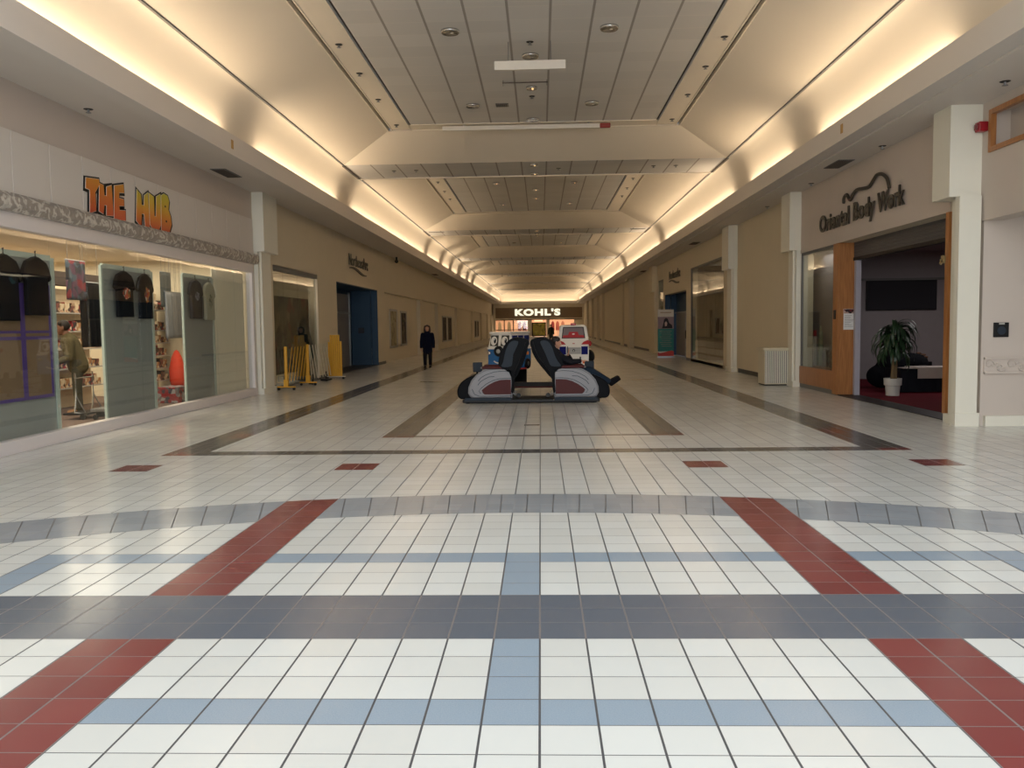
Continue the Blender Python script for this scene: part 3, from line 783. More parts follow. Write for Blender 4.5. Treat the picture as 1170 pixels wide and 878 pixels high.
# ------------------------------------------------------------------ people
def hand(g, w, d, up, s=1.0, curl=.35, thumb=1):
    """palm, five separate bent fingers; w wrist, d pointing direction, up = back of the hand"""
    d = Vector(d).normalized(); up = Vector(up); up = (up - d * up.dot(d)).normalized(); sd = d.cross(up) * thumb
    w = Vector(w)
    pc = w + d * .05 * s
    for k in range(4):
        a = w + sd * (.027 - .018 * k) * s + d * .01 * s; b = w + sd * (.03 - .02 * k) * s + d * .085 * s
        g.chain([a, b], [.014 * s, .013 * s], 8)
    for k, ln in enumerate((.070, .080, .074, .058)):
        b = w + sd * (.031 - .0205 * k) * s + d * .088 * s
        p1 = b + (d * math.cos(curl) - up * math.sin(curl)) * ln * .45 * s
        p2 = p1 + (d * math.cos(curl * 2) - up * math.sin(curl * 2)) * ln * .32 * s
        p3 = p2 + (d * math.cos(curl * 2.8) - up * math.sin(curl * 2.8)) * ln * .25 * s
        g.chain([b, p1, p2, p3], [.0098 * s, .009 * s, .0082 * s, .007 * s], 8)
    t0 = w + sd * .026 * s + d * .025 * s
    t1 = t0 + (sd * .75 + d * .6 - up * .25).normalized() * .045 * s
    t2 = t1 + (sd * .3 + d * .9 - up * .3).normalized() * .034 * s
    g.chain([t0, t1, t2], [.014 * s, .0115 * s, .009 * s], 8)

def head_geo(g, c, fwd, s=1.0, up=(0, 0, 1)):
    """skull, jaw, nose, ears, lips; c centre of head"""
    c = Vector(c); f = Vector(fwd).normalized(); up = Vector(up).normalized(); r = f.cross(up).normalized(); up = r.cross(f)
    def P(a, b, c_): return c + (f * a + r * b + up * c_) * s
    g.chain([P(-.012, 0, .035), P(.012, 0, .02)], [.092 * s, .086 * s], 14)
    g.chain([P(.03, 0, -.03), P(.045, 0, -.085)], [.066 * s, .036 * s], 12)
    g.chain([P(.088, 0, .012), P(.108, 0, -.022)], [.010 * s, .016 * s], 8)     # nose
    g.chain([P(.07, -.03, .03), P(.07, .03, .03)], [.022 * s, .022 * s], 8)     # brow
    g.chain([P(.083, -.02, -.058), P(.083, .02, -.058)], [.009 * s, .009 * s], 8)
    for sd in (-1, 1): g.chain([P(-.005, sd * .088, .02), P(.0, sd * .09, -.025)], [.018 * s, .012 * s], 8)
    return P
def face_bits(t, P, s=1.0, local=False):
    g1 = G(); g2 = G()
    for sd in (-1, 1):
        g1.ball(P(.083, sd * .032, .004), .013 * s, 10); g2.ball(P(.0935, sd * .032, .004), .0062 * s, 8)
    obj('eye_white', g1, M_white, t, local=local); obj('iris', g2, M_hair, t, local=local)
    g3 = G().tube([P(.094, -.022, -.058), P(.098, 0, -.056), P(.094, .022, -.058)], [.003 * s, .006 * s, .003 * s], 8)
    obj('lips', g3, mat('lips', (150, 84, 78), .5), t, local=local)

def standing(name, label, loc, ang, s, cols, coat_len, arms, hair_len, lean=0.0, legs=None, head_turn=0.0, simple=False):
    """a clothed standing figure, built in its own frame (faces -y), feet at loc"""
    t = thing(name, label, 'person', loc, None, ang)
    def q(x, y, z): return Vector((x * s, (y - lean * max(0, z - .85)) * s, z * s))
    skin, coatm, trm, shm, hairm = cols
    # body: one continuous surface
    g = G()
    hc = q(0, -.02, 1.51)
    P = head_geo(g, hc, (math.sin(head_turn), -math.cos(head_turn), -.05), s)
    g.chain([q(0, .01, 1.30), q(0, 0, 1.42)], [.062 * s, .056 * s], 12)
    g.chain([q(0, .01, .95), q(0, .01, 1.25)], [.12 * s, .125 * s], 12)
    for sd in (-1, 1):
        e, w = arms[0 if sd < 0 else 1]
        g.chain([q(sd * .16, .01, 1.28), q(*e), q(*w)], [.05 * s, .038 * s, .028 * s], 10)
        d = (q(*w) - q(*e)).normalized()
        hand(g, q(*w), d, Vector((sd * 1.0, 0, .2)), s * .95, .3, thumb=1 if sd < 0 else -1)
        k, a = (legs or [((-.1, -.02, .47), (-.1, .0, .09)), ((.1, -.02, .47), (.1, .0, .09))])[0 if sd < 0 else 1]
        g.chain([q(sd * .09, .01, .86), q(*k), q(*a)], [.085 * s, .055 * s, .04 * s], 10)
        g.chain([q(a[0], a[1] + .02, .05), q(a[0], a[1] - .13, .035)], [.04 * s, .03 * s], 8)
    remeshed('body', g, skin, t, .0085 * s, 3, True)
    face_bits(t, P, s, local=True)
    # coat: hollow enough to read as cloth over the body
    g = G()
    g.chain([q(0, .01, 1.27), q(0, .012, 1.1), q(0, .015, .95), q(0, .012, .86)], [.15 * s, .168 * s, .168 * s, .172 * s], 16)
    g.chain([q(-.155, .01, 1.27), q(.155, .01, 1.27)], [.078 * s, .078 * s], 12)
    zz = .86
    while zz > coat_len:
        zz -= .1; z_ = max(zz, coat_len)
        g.chain([q(-.055, .01, z_ + .06), q(-.055, .01, z_ + .02)], [.135 * s, .14 * s], 12); g.chain([q(.055, .01, z_ + .06), q(.055, .01, z_ + .02)], [.135 * s, .14 * s], 12)
    for sd in (-1, 1):
        e, w = arms[0 if sd < 0 else 1]; d = (q(*w) - q(*e)).normalized()
        g.chain([q(sd * .18, .01, 1.27), q(*e), q(*w) - d * .02 * s], [.082 * s, .066 * s, .05 * s], 12)
    g.chain([q(0, .01, 1.36), q(0, .015, 1.33)], [.085 * s, .1 * s], 12)
    remeshed('coat', g, coatm, t, .014 * s, 5, True)
    g = G()
    for sd in (-1, 1):
        k, a = (legs or [((-.1, -.02, .47), (-.1, .0, .09)), ((.1, -.02, .47), (.1, .0, .09))])[0 if sd < 0 else 1]
        g.chain([q(sd * .085, .01, .9), q(*k), q(a[0], a[1], .1)], [.108 * s, .078 * s, .062 * s], 12)
    remeshed('trousers', g, trm, t, .013 * s, 3, True)
    for sd in (0, 1):
        k, a = (legs or [((-.1, -.02, .47), (-.1, .0, .09)), ((.1, -.02, .47), (.1, .0, .09))])[sd]
        g = G(); g.chain([q(a[0], a[1] + .03, .05), q(a[0], a[1] - .06, .048), q(a[0], a[1] - .16, .04)], [.05 * s, .05 * s, .04 * s], 10)
        g.box((a[0] - .05) * s, (a[0] + .05) * s, (a[1] - .2) * s, (a[1] + .075) * s, 0, .03 * s, .008)
        remeshed('shoe', g, shm, t, .01 * s, 2, True)
    # hair
    g = G()
    g.ball(P(-.022, 0, .045), (.1 * s, .1 * s, .1 * s), 14)
    g.chain([P(.035, -.06, .085), P(.035, .06, .085)], [.042 * s, .042 * s], 10)
    if hair_len > 0:
        for sd in (-1, 1):
            g.chain([P(.0, sd * .075, .06), P(.005, sd * .095, -.03), P(.01, sd * .1, -hair_len)], [.05 * s, .042 * s, .035 * s], 10)
        g.chain([P(-.06, 0, .03), P(-.065, 0, -hair_len)], [.08 * s, .07 * s], 10)
    remeshed('hair', g, hairm, t, .01 * s, 2, True)
    return t
navyc = mat('navy wool', (17, 20, 38), .9, spec=.15, var=.25, scale=25)
darktr = mat('black trousers', (18, 18, 24), .85, spec=.2)
armsd = [((-.235, .01, 1.0), (-.245, -.05, .76)), ((.235, .01, 1.0), (.245, -.05, .76))]
standing('person', 'woman in a long navy coat and black trousers standing in the corridor', (-4.38, 33.8, 0), 0.05, 1.03,
         (M_skin, navyc, darktr, M_black, mat('brown hair', (58, 38, 30), .6, var=.3, scale=30)), .62, armsd, .13)
olive = mat('olive hooded top', (92, 84, 62), .95, spec=.1, var=.12, scale=12)
# shopkeeper: side on, looking towards the left, arms forward
standing('person', 'man in an olive hooded top leaning over goods behind the shop glass', (-8.75, 16.0, .012), -1.06, 1.10,
         (mat('brown skin', (128, 88, 68), .55), olive, mat('dark olive trousers', (62, 60, 48), .9), mat('tan shoes', (150, 110, 76), .6), M_hair), .80,
         [((-.22, -.08, 1.0), (-.16, -.32, .92)), ((.22, -.08, 1.0), (.16, -.32, .92))], 0.0, lean=.28)
standing('person', 'far off person in a dark green coat near the department store entrance', (1.12, 80, 0), 0.1, 1.05,
         (M_skin, mat('dark green coat', (54, 58, 44), .9), darktr, M_black, M_hair), .55, armsd, .0)

# ------------------------------------------------------------------ left wall beyond the shop
w2 = G().box(XL - .1, XL - .02, 22.15, 26.6, 0, .05).box(XL - .14, XL + .0, 22.15, 26.6, 3.16, 3.3)
struct('window_2', w2, M_grey); W2 = bpy.data.objects['window_2']
for a, b in ((22.17, 23.2), (23.21, 24.6), (24.61, 25.85), (25.86, 26.58)):
    obj('pane', G().box(XL - .07, XL - .06, a, b, .05, 3.18), M_glassd, W2)
rm = G().box(-9.5, -9.4, 21.9, 29.0, 0, 3.6).box(-9.5, XL - .3, 21.9, 22.0, 0, 3.6).box(-9.5, XL - .3, 28.7, 28.8, 0, 3.6).box(-9.5, XL - .25, 21.9, 29, 3.5, 3.6)
struct('wall_shop_dim', rm, M_beige)
# quilt-like patchwork panels and a dark cone behind the glass
pq = thing('patchwork_panel', 'dim patchwork display panel behind the dark shop window', 'display panel', (-7.35, 25.3, 0))
obj('panel', G().box(-7.38, -7.35, 22.2, 28.4, .3, 2.55), print_mat('dim patchwork', [(110, 104, 84), (56, 58, 52), (140, 130, 106), (112, 48, 40), (62, 72, 62), (92, 90, 70), (46, 44, 42)], 2.6), pq)
obj('foot', G().box(-7.5, -7.25, 22.6, 22.7, 0, .3).box(-7.5, -7.25, 26.2, 26.3, 0, .3), M_grey, pq)
one('dark_cone_display', G().lathe([(.2, .02), (.2, .5), (.3, .8), (.2, 1.4), (.1, 1.8), (.0, 1.98)], (-7.15, 26.0, 0), 'z', 18), mat('dark green felt', (44, 54, 46), .9), 'dark cone shaped display behind the window glass', 'display', (-7.15, 26.0, 0), smooth=True)

# recessed blue entrance
dr = G()
dr.box(XL - 1.12, XL - .25, 36.4, 36.5, 0, 3.3); dr.box(XL - 1.12, XL - .02, 29.1, 36.4, 3.2, 3.3); dr.box(XL - 1.2, XL - 1.12, 29.0, 36.5, 0, 3.3); dr.box(XL - 1.12, XL - .25, 29.0, 29.1, 0, 3.3)
dr.box(XL - .3, XL + .004, 29.1, 36.4, 3.185, 3.215); dr.box(XL - .28, XL - .002, 36.385, 36.41, 0, 3.2); dr.box(XL - .28, XL - .002, 29.09, 29.105, 0, 3.2)
struct('wall_blue_recess', dr, M_blue)
d1 = thing('door', 'grey glazed double door set back in the blue recess', 'door', (XL - 1.05, 32.6, 0)); d1['kind'] = 'structure'; d1.name = 'door_1'
lf1 = obj('leaf', G().box(XL - 1.09, XL - 1.05, 29.3, 32.4, .02, 3.0), M_door, d1); obj('leaf', G().box(XL - 1.09, XL - 1.05, 32.5, 35.6, .02, 3.0), M_door, d1)
gg = G().box(XL - 1.11, XL - 1.02, 35.6, 35.72, 0, 3.1).box(XL - 1.11, XL - 1.02, 32.4, 32.5, 0, 3.1).box(XL - 1.11, XL - 1.02, 29.2, 29.3, 0, 3.1).box(XL - 1.11, XL - 1.02, 29.2, 35.72, 2.2, 2.28)
obj('door_frame', gg, M_steel, d1)
obj('handle', G().tube([(XL - 1.0, 32.2, .9), (XL - 1.0, 32.2, 1.3)], .02, 8), M_chrome, lf1)
struct('floor_recess', G().box(XL - 1.12, XL - .02, 29.1, 36.4, 0, .012), M_blackbase)
one('wall_plaque', G().box(XL - .85, XL - .60, 36.37, 36.40, 1.38, 1.62, .005), mat('dark plaque', (20, 26, 44), .5), 'small dark square plaque on the blue recess wall', 'plaque', (XL - .72, 36.385, 1.5))

def wall_word(root, word, xw, sg, y_start, z_base, width, height, m, off=.03, ext=.02):
    """letters on a side wall: sg -1 left wall (reads towards +y), +1 right wall (reads towards -y)"""
    if sg < 0: pl = lambda u, v, d: (xw + .03 + d, y_start + u, z_base + v)
    else: pl = lambda u, v, d: (xw - .03 - d, y_start - u, z_base + v)
    letters(word, root, m, pl, height, width, off, ext)
dkl = mat('dark bronze letters', (66, 58, 48), .5)
grl = mat('grey green letters', (98, 98, 88), .6)
for (xw, sg, ys_, zb, wd, ht, lab) in ((XL, -1, 31.0, 3.92, 3.4, .42, 'thin grey wall sign with a swoosh above the blue recess'), (XR, 1, 42.8, 3.80, 3.3, .40, 'thin grey wall sign with a swoosh above the banner doorway')):
    st = thing('wall_sign', lab, 'sign', (xw, ys_ + (1.7 if sg < 0 else -1.7), zb))
    if sg < 0: pl = lambda u, v, d: (xw + .03 + d, ys_ + u, zb + v)
    else: pl = lambda u, v, d: (xw - .03 - d, ys_ - u, zb + v)
    word = 'NortheastArc'
    # thin first part, heavier last three letters
    whole, x0, x1, _, _ = text_bm(word, .0, .03); whole.free()
    cap, _, _, c0, c1 = text_bm('H', .0, .03); cap.free()
    for i, ch in enumerate(word):
        pre, a0, a1, _, _ = text_bm(word[:i + 1], 0, .03); pre.free()
        bm, b0, b1, _, _ = text_bm(ch, .02 if i >= 9 else -.006, .01)
        for v in bm.verts: v.co = Vector(pl((v.co.x + a1 - b1 - x0) * wd / (x1 - x0), (v.co.y - c0) * ht / (c1 - c0), v.co.z))
        bmesh.ops.recalc_face_normals(bm, faces=bm.faces[:])
        obj('letter', bm, dkl if i >= 9 else grl, st)
    n = 16; top = []; bot = []
    for k in range(n + 1):
        a = k / n; u = .1 + a * 2.9; v = -.16 + .07 * math.sin(a * 2 * PI * .8 + .6) - .06 * a; th_ = .035 + .05 * math.sin(PI * a)
        top.append((u, v + th_)); bot.append((u, v))
    bm = bmesh.new(); A = [[bm.verts.new(pl(u, v, d)) for u, v in top] for d in (-.02, .03)]; B = [[bm.verts.new(pl(u, v, d)) for u, v in bot] for d in (-.02, .03)]
    for k in range(n):
        bm.faces.new((A[1][k], A[1][k + 1], B[1][k + 1], B[1][k])); bm.faces.new((A[0][k], A[0][k + 1], A[1][k + 1], A[1][k])); bm.faces.new((B[0][k], B[0][k + 1], B[1][k + 1], B[1][k])); bm.faces.new((A[0][k], A[0][k + 1], B[0][k + 1], B[0][k]))
    obj('swoosh', bm, dkl, st)

# framed posters in the wall recesses
pm = print_mat('faded poster', [(150, 138, 108), (128, 116, 90), (160, 150, 120)], 2.5)
pmd = print_mat('dark poster', [(60, 52, 40), (96, 86, 64), (44, 38, 30)], 2.5)
for (a, b, z0, z1, m_, lab) in ((40.3, 42.4, .62, 2.5, pm, 'first framed wall poster past the blue recess'), (43.4, 45.4, .66, 2.46, pmd, 'second framed wall poster, the darker of the near pair'), (62.0, 64.8, .5, 2.42, pmd, 'dark framed poster left of the middle pair'), (65.6, 68.6, .5, 2.42, pmd, 'dark framed poster right of the middle pair'), (92.4, 95.2, .4, 2.3, pmd, 'farthest framed poster pair, left one'), (96.0, 98.7, .4, 2.3, pmd, 'farthest framed poster pair, right one')):
    t = thing('framed_poster', lab, 'poster', (XL - .2, (a + b) / 2, z0), 'framed posters in the wall recesses')
    w_ = .1
    obj('frame', G().box(XL - .2, XL - .16, a, b, z0, z0 + w_).box(XL - .2, XL - .16, a, b, z1 - w_, z1).box(XL - .2, XL - .16, a, a + w_ * 1.6, z0, z1).box(XL - .2, XL - .16, b - w_ * 1.6, b, z0, z1), M_lgrey, t)
    obj('print', G().box(XL - .2, XL - .185, a + .1, b - .1, z0 + .08, z1 - .08), m_, t)

# ------------------------------------------------------------------ yellow accordion barriers
def gate_post(t, x, y, h, m=M_yellow):
    obj('post', G().tube([(x, y, .09), (x, y, h)], .042, 10).ball((x, y, h), (.042, .042, .02), 10).box(x - .055, x + .055, y - .055, y + .055, .09, .28), m, t)
    obj('foot', G().box(x - .24, x + .24, y - .03, y + .03, .075, .105, .006), m, t)
    for dx in (-.2, .2):
        obj('caster', G().lathe([(0, -.016), (.036, -.016), (.036, .016), (0, .016)], (x + dx, y, .037), 'y', 12), M_black, t)
def lattice(t, p, q, z0, z1, n, m, w=.012):
    """crossing slats between two posts"""
    p, q = Vector(p), Vector(q)
    for k in range(n):
        a = (k + .15) / n; span = 1.6 / n
        for (s0, s1, off) in ((a, a + span, .014),):
            s0 = min(max(s0, 0), 1); s1 = min(max(s1, 0), 1)
            A = p.lerp(q, s0); B = p.lerp(q, s1)
            nrm = (q - p).normalized().cross(Vector((0, 0, 1))) * off
            g_ = G().tube([(A.x + nrm.x, A.y + nrm.y, z0), (B.x + nrm.x, B.y + nrm.y, z1)], w, 6)
            obj('slat', g_, m, t)
b1 = thing('accordion_barrier', 'yellow accordion barrier pulled open on wheeled posts', 'barrier', (-6.5, 22.6, 0))
gate_post(b1, -6.52, 21.95, 1.13); gate_post(b1, -6.44, 23.75, 1.15)
lattice(b1, (-6.52, 22.0, 0), (-6.44, 23.72, 0), .22, 1.12, 7, M_yellow, .009)
b2 = thing('accordion_barrier', 'cream slatted accordion barrier between the yellow posts and the folded stack', 'barrier', (-6.45, 24.6, 0))
lattice(b2, (-6.38, 26.2, 0), (-6.44, 23.95, 0), .16, 1.14, 8, M_beige, .013)
obj('foot', G().box(-6.52, -6.3, 25.4, 25.9, .03, .07).box(-6.5, -6.38, 24.0, 24.3, .02, .05), M_black, b2)
for yy in (24.15, 25.7): obj('leg', G().tube([(-6.42, yy, 0), (-6.42, yy, .3)], .018, 6), M_black, b2)
b3 = thing('accordion_barrier', 'yellow accordion barrier folded into an upright stack by the pillar', 'barrier', (-6.35, 26.6, 0))
for k in range(7):
    x_ = -6.56 + .062 * k
    obj('slat', G().box(x_, x_ + .05, 26.55, 26.62, .1, 1.18 + (.22 if 0 < k < 6 else 0), .006), M_yellow, b3)
for k in range(4):
    x_ = -6.5 + .1 * k
    obj('slat', G().box(x_, x_ + .05, 26.63, 26.7, .1, 1.2, .006), M_yellow, b3)
obj('foot', G().box(-6.66, -6.04, 26.57, 26.67, .07, .1, .006), M_lgrey, b3)
for dx in (-.26, .24): obj('caster', G().lathe([(0, -.02), (.036, -.02), (.036, .02), (0, .02)], (-6.35 + dx, 26.62, .037), 'y', 12), M_black, b3)

# ------------------------------------------------------------------ right shop: Oriental Body Work
ow = G()
ow.box(XR - .03, XR + .05, 18.98, 21.36, .10, .52)
struct('wall_oak_apron', ow, M_wood)
struct('baseboard_oak', G().box(XR - .02, XR + .04, 18.75, 21.36, 0, .11), M_grey)
struct('trim_15', G().box(XR - .03, XR + .42, 18.68, 18.98, 0.02, 3.3), M_wood)
struct('trim_16', G().box(XR - .05, XR + .42, 13.66, 13.77, 0.12, 3.3), M_wood)
struct('window_4', G().box(XR, XR + .04, 18.98, 21.36, 3.24, 3.3).box(XR, XR + .04, 21.3, 21.36, .52, 3.3), M_grey)
obj('pane', G().box(XR + .015, XR + .025, 18.98, 21.32, .52, 3.26), M_glassd, bpy.data.objects['window_4'])
# rolled security gate
rg = thing('roller_gate', 'dark rolled up security gate over the shop doorway', 'gate', (XR + .33, 16.2, 2.9))
gg = G()
for k in range(5): gg.box(XR + .30, XR + .36, 13.75, 18.66, 2.98 + k * .066, 2.98 + k * .066 + .06)
obj('curtain', gg, mat('gunmetal slats', (84, 82, 84), .45), rg)
obj('bottom_bar', G().box(XR + .28, XR + .40, 13.75, 18.66, 2.91, 2.98, .01), M_black, rg)
obj('track', G().box(XR + .29, XR + .40, 18.50, 18.60, 0.02, 2.96), mat('pale track', (176, 172, 184), .4), rg)
struct('floor_threshold', G().box(XR, XR + .45, 13.72, 18.68, 0, .012), M_blackbase)
struct('floor_carpet_right', G().box(XR + .45, 15.5, 13.4, 24, 0, .014), M_carpet)
pr = mat('mauve grey wall', (150, 142, 142), .8)
rs = G().box(XR + .3, 15.6, 23.8, 24, 0, 3.7).box(15.4, 15.6, 13.4, 24, 0, 3.7).box(XR + .31, 15.6, 13.4, 13.5, 0, 3.7).box(7.35, 7.40, 19.62, 23.8, 0, 3.5)
struct('wall_shop_right', rs, pr)
struct('ceiling_shop_right', G().box(XR + .31, 15.6, 13.4, 24, 3.5, 3.6), pr)
struct('trim_17', G().box(XR + .31, 15.5, 23.74, 23.8, 2.72, 2.78), M_grey)
pt = thing('wall_panel_picture', 'wide black picture on the back wall above the potted plant', 'picture', (10.1, 23.75, 1.9))
obj('frame', G().box(9.1, 11.0, 23.74, 23.79, 1.9, 2.72, .01), M_black, pt)
obj('canvas', G().box(9.14, 10.96, 23.73, 23.745, 1.94, 2.68), mat('near black canvas', (30, 28, 34), .8), pt)
# sign letters
so = thing('shop_sign', 'dark bronze raised letter sign reading Oriental Body Work', 'sign', (XR - .05, 17.6, 3.6))
def serif_word(word, y_start, width, zb, ht):
    pl = lambda u, v, d: (XR - .06 - d, y_start - u, zb + v)
    letters(word, so, mat('bronze ' + word, (64, 58, 50), .45), pl, ht, width, .024, .012)
serif_word('Oriental', 19.84, 1.86, 3.63, .37)
serif_word('Body', 17.74, 1.12, 3.65, .37)
serif_word('Work', 16.50, 1.20, 3.65, .37)
arc = [(18.28, 4.08), (18.26, 4.2), (18.1, 4.24), (17.96, 4.13), (17.87, 4.10), (17.75, 4.19), (17.53, 4.25), (17.18, 4.22), (16.89, 4.21), (16.67, 4.31), (16.51, 4.37), (16.28, 4.34), (16.07, 4.24), (15.99, 4.14), (15.94, 4.03)]
# smooth it
sm = []
for i in range(len(arc) - 1):
    p0 = arc[max(i - 1, 0)]; p1 = arc[i]; p2 = arc[i + 1]; p3 = arc[min(i + 2, len(arc) - 1)]
    for k in range(4):
        t_ = k / 4
        sm.append(tuple(.5 * ((2 * p1[j]) + (-p0[j] + p2[j]) * t_ + (2 * p0[j] - 5 * p1[j] + 4 * p2[j] - p3[j]) * t_ ** 2 + (-p0[j] + 3 * p1[j] - 3 * p2[j] + p3[j]) * t_ ** 3) for j in (0, 1)))
sm.append(arc[-1])
obj('outline_curve', G().tube([(XR - .07, a, b) for a, b in sm], .033, 8), dkl, so, True)

# notice on the oak jamb, lock plate
nt_ = thing('notice', 'white printed notice with a dark red header taped to the oak jamb', 'notice', (6.85, 18.67, 1.4))
obj('sheet', G().box(6.70, 6.98, 18.672, 18.679, 1.43, 1.88), mat('paper', (226, 224, 222), .7), nt_)
obj('header', G().box(6.705, 6.975, 18.668, 18.674, 1.78, 1.875), print_mat('header print', [(110, 30, 34), (50, 34, 36), (180, 150, 140)], 18), nt_)
ln = G()
for k in range(9): ln.box(6.72, 6.72 + random.uniform(.10, .22), 18.6695, 18.673, 1.735 - k * .03, 1.741 - k * .03)
obj('text_line', ln, M_grey, nt_)
one('lock_plate', G().box(XR - .045, XR - .02, 18.78, 18.9, 1.66, 1.86, .006), M_black, 'small black device on the front edge of the oak jamb', 'device', (XR - .03, 18.84, 1.76))

# dracaena in a white pot
def plant(loc, s, label, rim=True):
    t = thing('potted_plant', label, 'plant', loc)
    x, y, z = loc
    pot_ = obj('pot', G().lathe([(.0, 0), (.125 * s, 0), (.14 * s, .18 * s), (.145 * s, .2 * s), (.165 * s, .205 * s), (.17 * s, .34 * s), (.15 * s, .34 * s), (.145 * s, .30 * s), (0, .30 * s)], (x, y, z + .0), 'z', 24), mat('white pot', (206, 204, 198), .4), t, False)
    obj('soil', G().lathe([(0, .315 * s), (.148 * s, .312 * s), (.148 * s, .30 * s)], (x, y, z), 'z', 20), M_hair, pot_)
    st = G().tube([(x, y, z + .3 * s), (x + .01, y, z + .6 * s), (x + .03, y, z + 1.3 * s)], [.045 * s, .04 * s, .03 * s], 10)
    st.tube([(x + .04 * s, y - .03, z + .3 * s), (x + .06 * s, y, z + .7 * s)], [.03 * s, .025 * s], 8)
    obj('stem', st, mat('cane', (120, 100, 70), .8), t)
    bm = bmesh.new(); rnd = random.Random(3)
    for k in range(110):
        a = rnd.uniform(0, 2 * PI); z0 = z + rnd.uniform(.80, 1.36) * s; ln_ = rnd.uniform(.46, .74) * s; up = rnd.uniform(.15, .85); w_ = rnd.uniform(.026, .04) * s
        dx, dy = math.cos(a), math.sin(a); px, py = -dy, dx; prev = None; N = 8
        rr = .0; zz = z0; el = up * 1.3
        pr_, pz = .02, z0
        for j in range(N + 1):
            tt = j / N; ww = w_ * (math.sin(PI * min(1, tt * .9 + .12)) ** .7) * (1 if tt < .95 else .2)
            c = Vector((x + .02 + dx * pr_, y + dy * pr_, pz))
            cur = [bm.verts.new(c + Vector((px, py, 0)) * ww + Vector((0, 0, ww * .35))), bm.verts.new(c), bm.verts.new(c - Vector((px, py, 0)) * ww + Vector((0, 0, ww * .35)))]
            if prev:
                for q_ in (0, 1): bm.faces.new((prev[q_], prev[q_ + 1], cur[q_ + 1], cur[q_]))
            prev = cur
            pr_ += ln_ / N * math.cos(el); pz += ln_ / N * math.sin(el); el -= .36
    f_o = obj('foliage', bm, M_leaf, t, True)
    return t
plant((7.66, 18.4, .014), 1.08, 'leafy dark green plant in a white pot inside the right shop doorway')
plant((10.35, 20.6, .014), 1.35, 'second leafy plant showing behind the right door jamb')
# massage couch with black skirt and pale towel
cb = thing('massage_couch', 'massage couch draped in black cloth with a white towel', 'couch', (8.9, 19.6, .014))
bm = G(); bm.box(8.15, 10.2, 19.1, 19.9, .3, .52, .03); 
obj('cushion', bm, M_blacksoft, cb)
sk = bmesh.new(); N = 90; per = [(8.1, 19.05), (10.25, 19.05), (10.25, 19.95), (8.1, 19.95)]
prev = None; first = None
for k in range(N + 1):
    s_ = (k % N) / N * 4; i = int(s_) % 4; t_ = s_ - int(s_)
    a, b = Vector(per[i]), Vector(per[(i + 1) % 4]); p = a.lerp(b, t_); ctr = Vector((9.17, 19.5)); o_ = (p - ctr).normalized() * .02 * math.sin(k * 2.1)
    cur = (sk.verts.new((p.x, p.y, .53)), sk.verts.new((p.x + o_.x, p.y + o_.y, .03)))
    if prev: sk.faces.new((prev[0], cur[0], cur[1], prev[1]))
    prev = cur
obj('skirt', sk, mat('blue black cloth', (16, 20, 32), .9), cb)
tw = one('towel', G().box(8.45, 10.0, 19.0, 19.7, .54, .575, .012).box(8.45, 10.0, 18.99, 19.01, .33, .57).box(8.25, 8.5, 19.15, 19.6, .535, .555, .008), mat('pale towel', (196, 184, 176), .95), 'white towel folded over the front of the massage couch', 'towel', (9.2, 19.4, .535))
cush = thing('cushion_heap', 'black cushions heaped behind the massage couch', 'cushion', (8.7, 20.4, .014))
gg = G(); gg.ball((8.6, 20.5, .45), (.5, .35, .42), 16).ball((8.9, 20.45, .6), (.42, .3, .25), 16).ball((8.25, 20.5, .3), (.35, .3, .28), 14)
remeshed('cushion', gg, M_blacksoft, cush, .03, 4)
ob = thing('ornament_bowl', 'brown wicker ornament heap beside the black cushions', 'ornament', (9.25, 20.9, .014))
obj('stand', G().box(9.05, 9.55, 20.75, 21.05, .014, .62, .01), M_black, ob)
gg = G()
for k in range(14): gg.ball((9.12 + .36 * random.random(), 20.9 + .1 * random.random(), .66 + .16 * random.random()), (.07, .05, .03), 8)
obj('pieces', gg, mat('wicker', (112, 80, 60), .8, var=.3), ob)
# things behind the right shop glass
gi = thing('figurine_row', 'row of pale brown figurines low behind the shop glass', 'figurine', (7.0, 20.7, .02))
obj('ledge', G().box(6.93, 7.3, 19.3, 21.45, .02, .52), M_wood, gi)
for k in range(6):
    y_ = 19.75 + .27 * k; h_ = random.uniform(.3, .5)
    obj('figurine', G().lathe([(.07, .52), (.085, .56), (.05, .62), (.075, .52 + h_ * .6), (.05, .52 + h_ * .8), (.06, .52 + h_ * .9), (.0, .52 + h_)], (7.02 + .1 * (k % 2), y_, 0), 'z', 14), mat('figurine clay %s' % 'abcdef'[k], (140 - 6 * k, 116 - 5 * k, 98 - 4 * k), .6), gi, True)
lf = thing('leaflet_stand', 'pale leaflet rack with a red stripe behind the shop glass', 'leaflet rack', (7.0, 21.8, .02))
obj('rack', G().box(6.98, 7.04, 21.5, 22.3, .02, 1.25, .01), M_lgrey, lf); obj('stripe', G().box(6.97, 7.03, 21.5, 22.3, 1.25, 1.40), M_red, lf)
for k in range(3): obj('leaflet', G().box(6.965, 6.98, 21.55 + .25 * k, 21.75 + .25 * k, .6, 1.2), M_white, lf)
one('green_bottle', G().lathe([(0, .9), (.06, .9), (.06, 1.3), (.025, 1.4), (.025, 1.5), (0, 1.5)], (7.2, 21.7, 0), 'z', 14).box(7.12, 7.28, 21.6, 21.8, .02, .9), mat('pale green plastic', (130, 140, 110), .4), 'pale green bottle on a block behind the shop glass', 'bottle', (7.2, 21.7, .02))

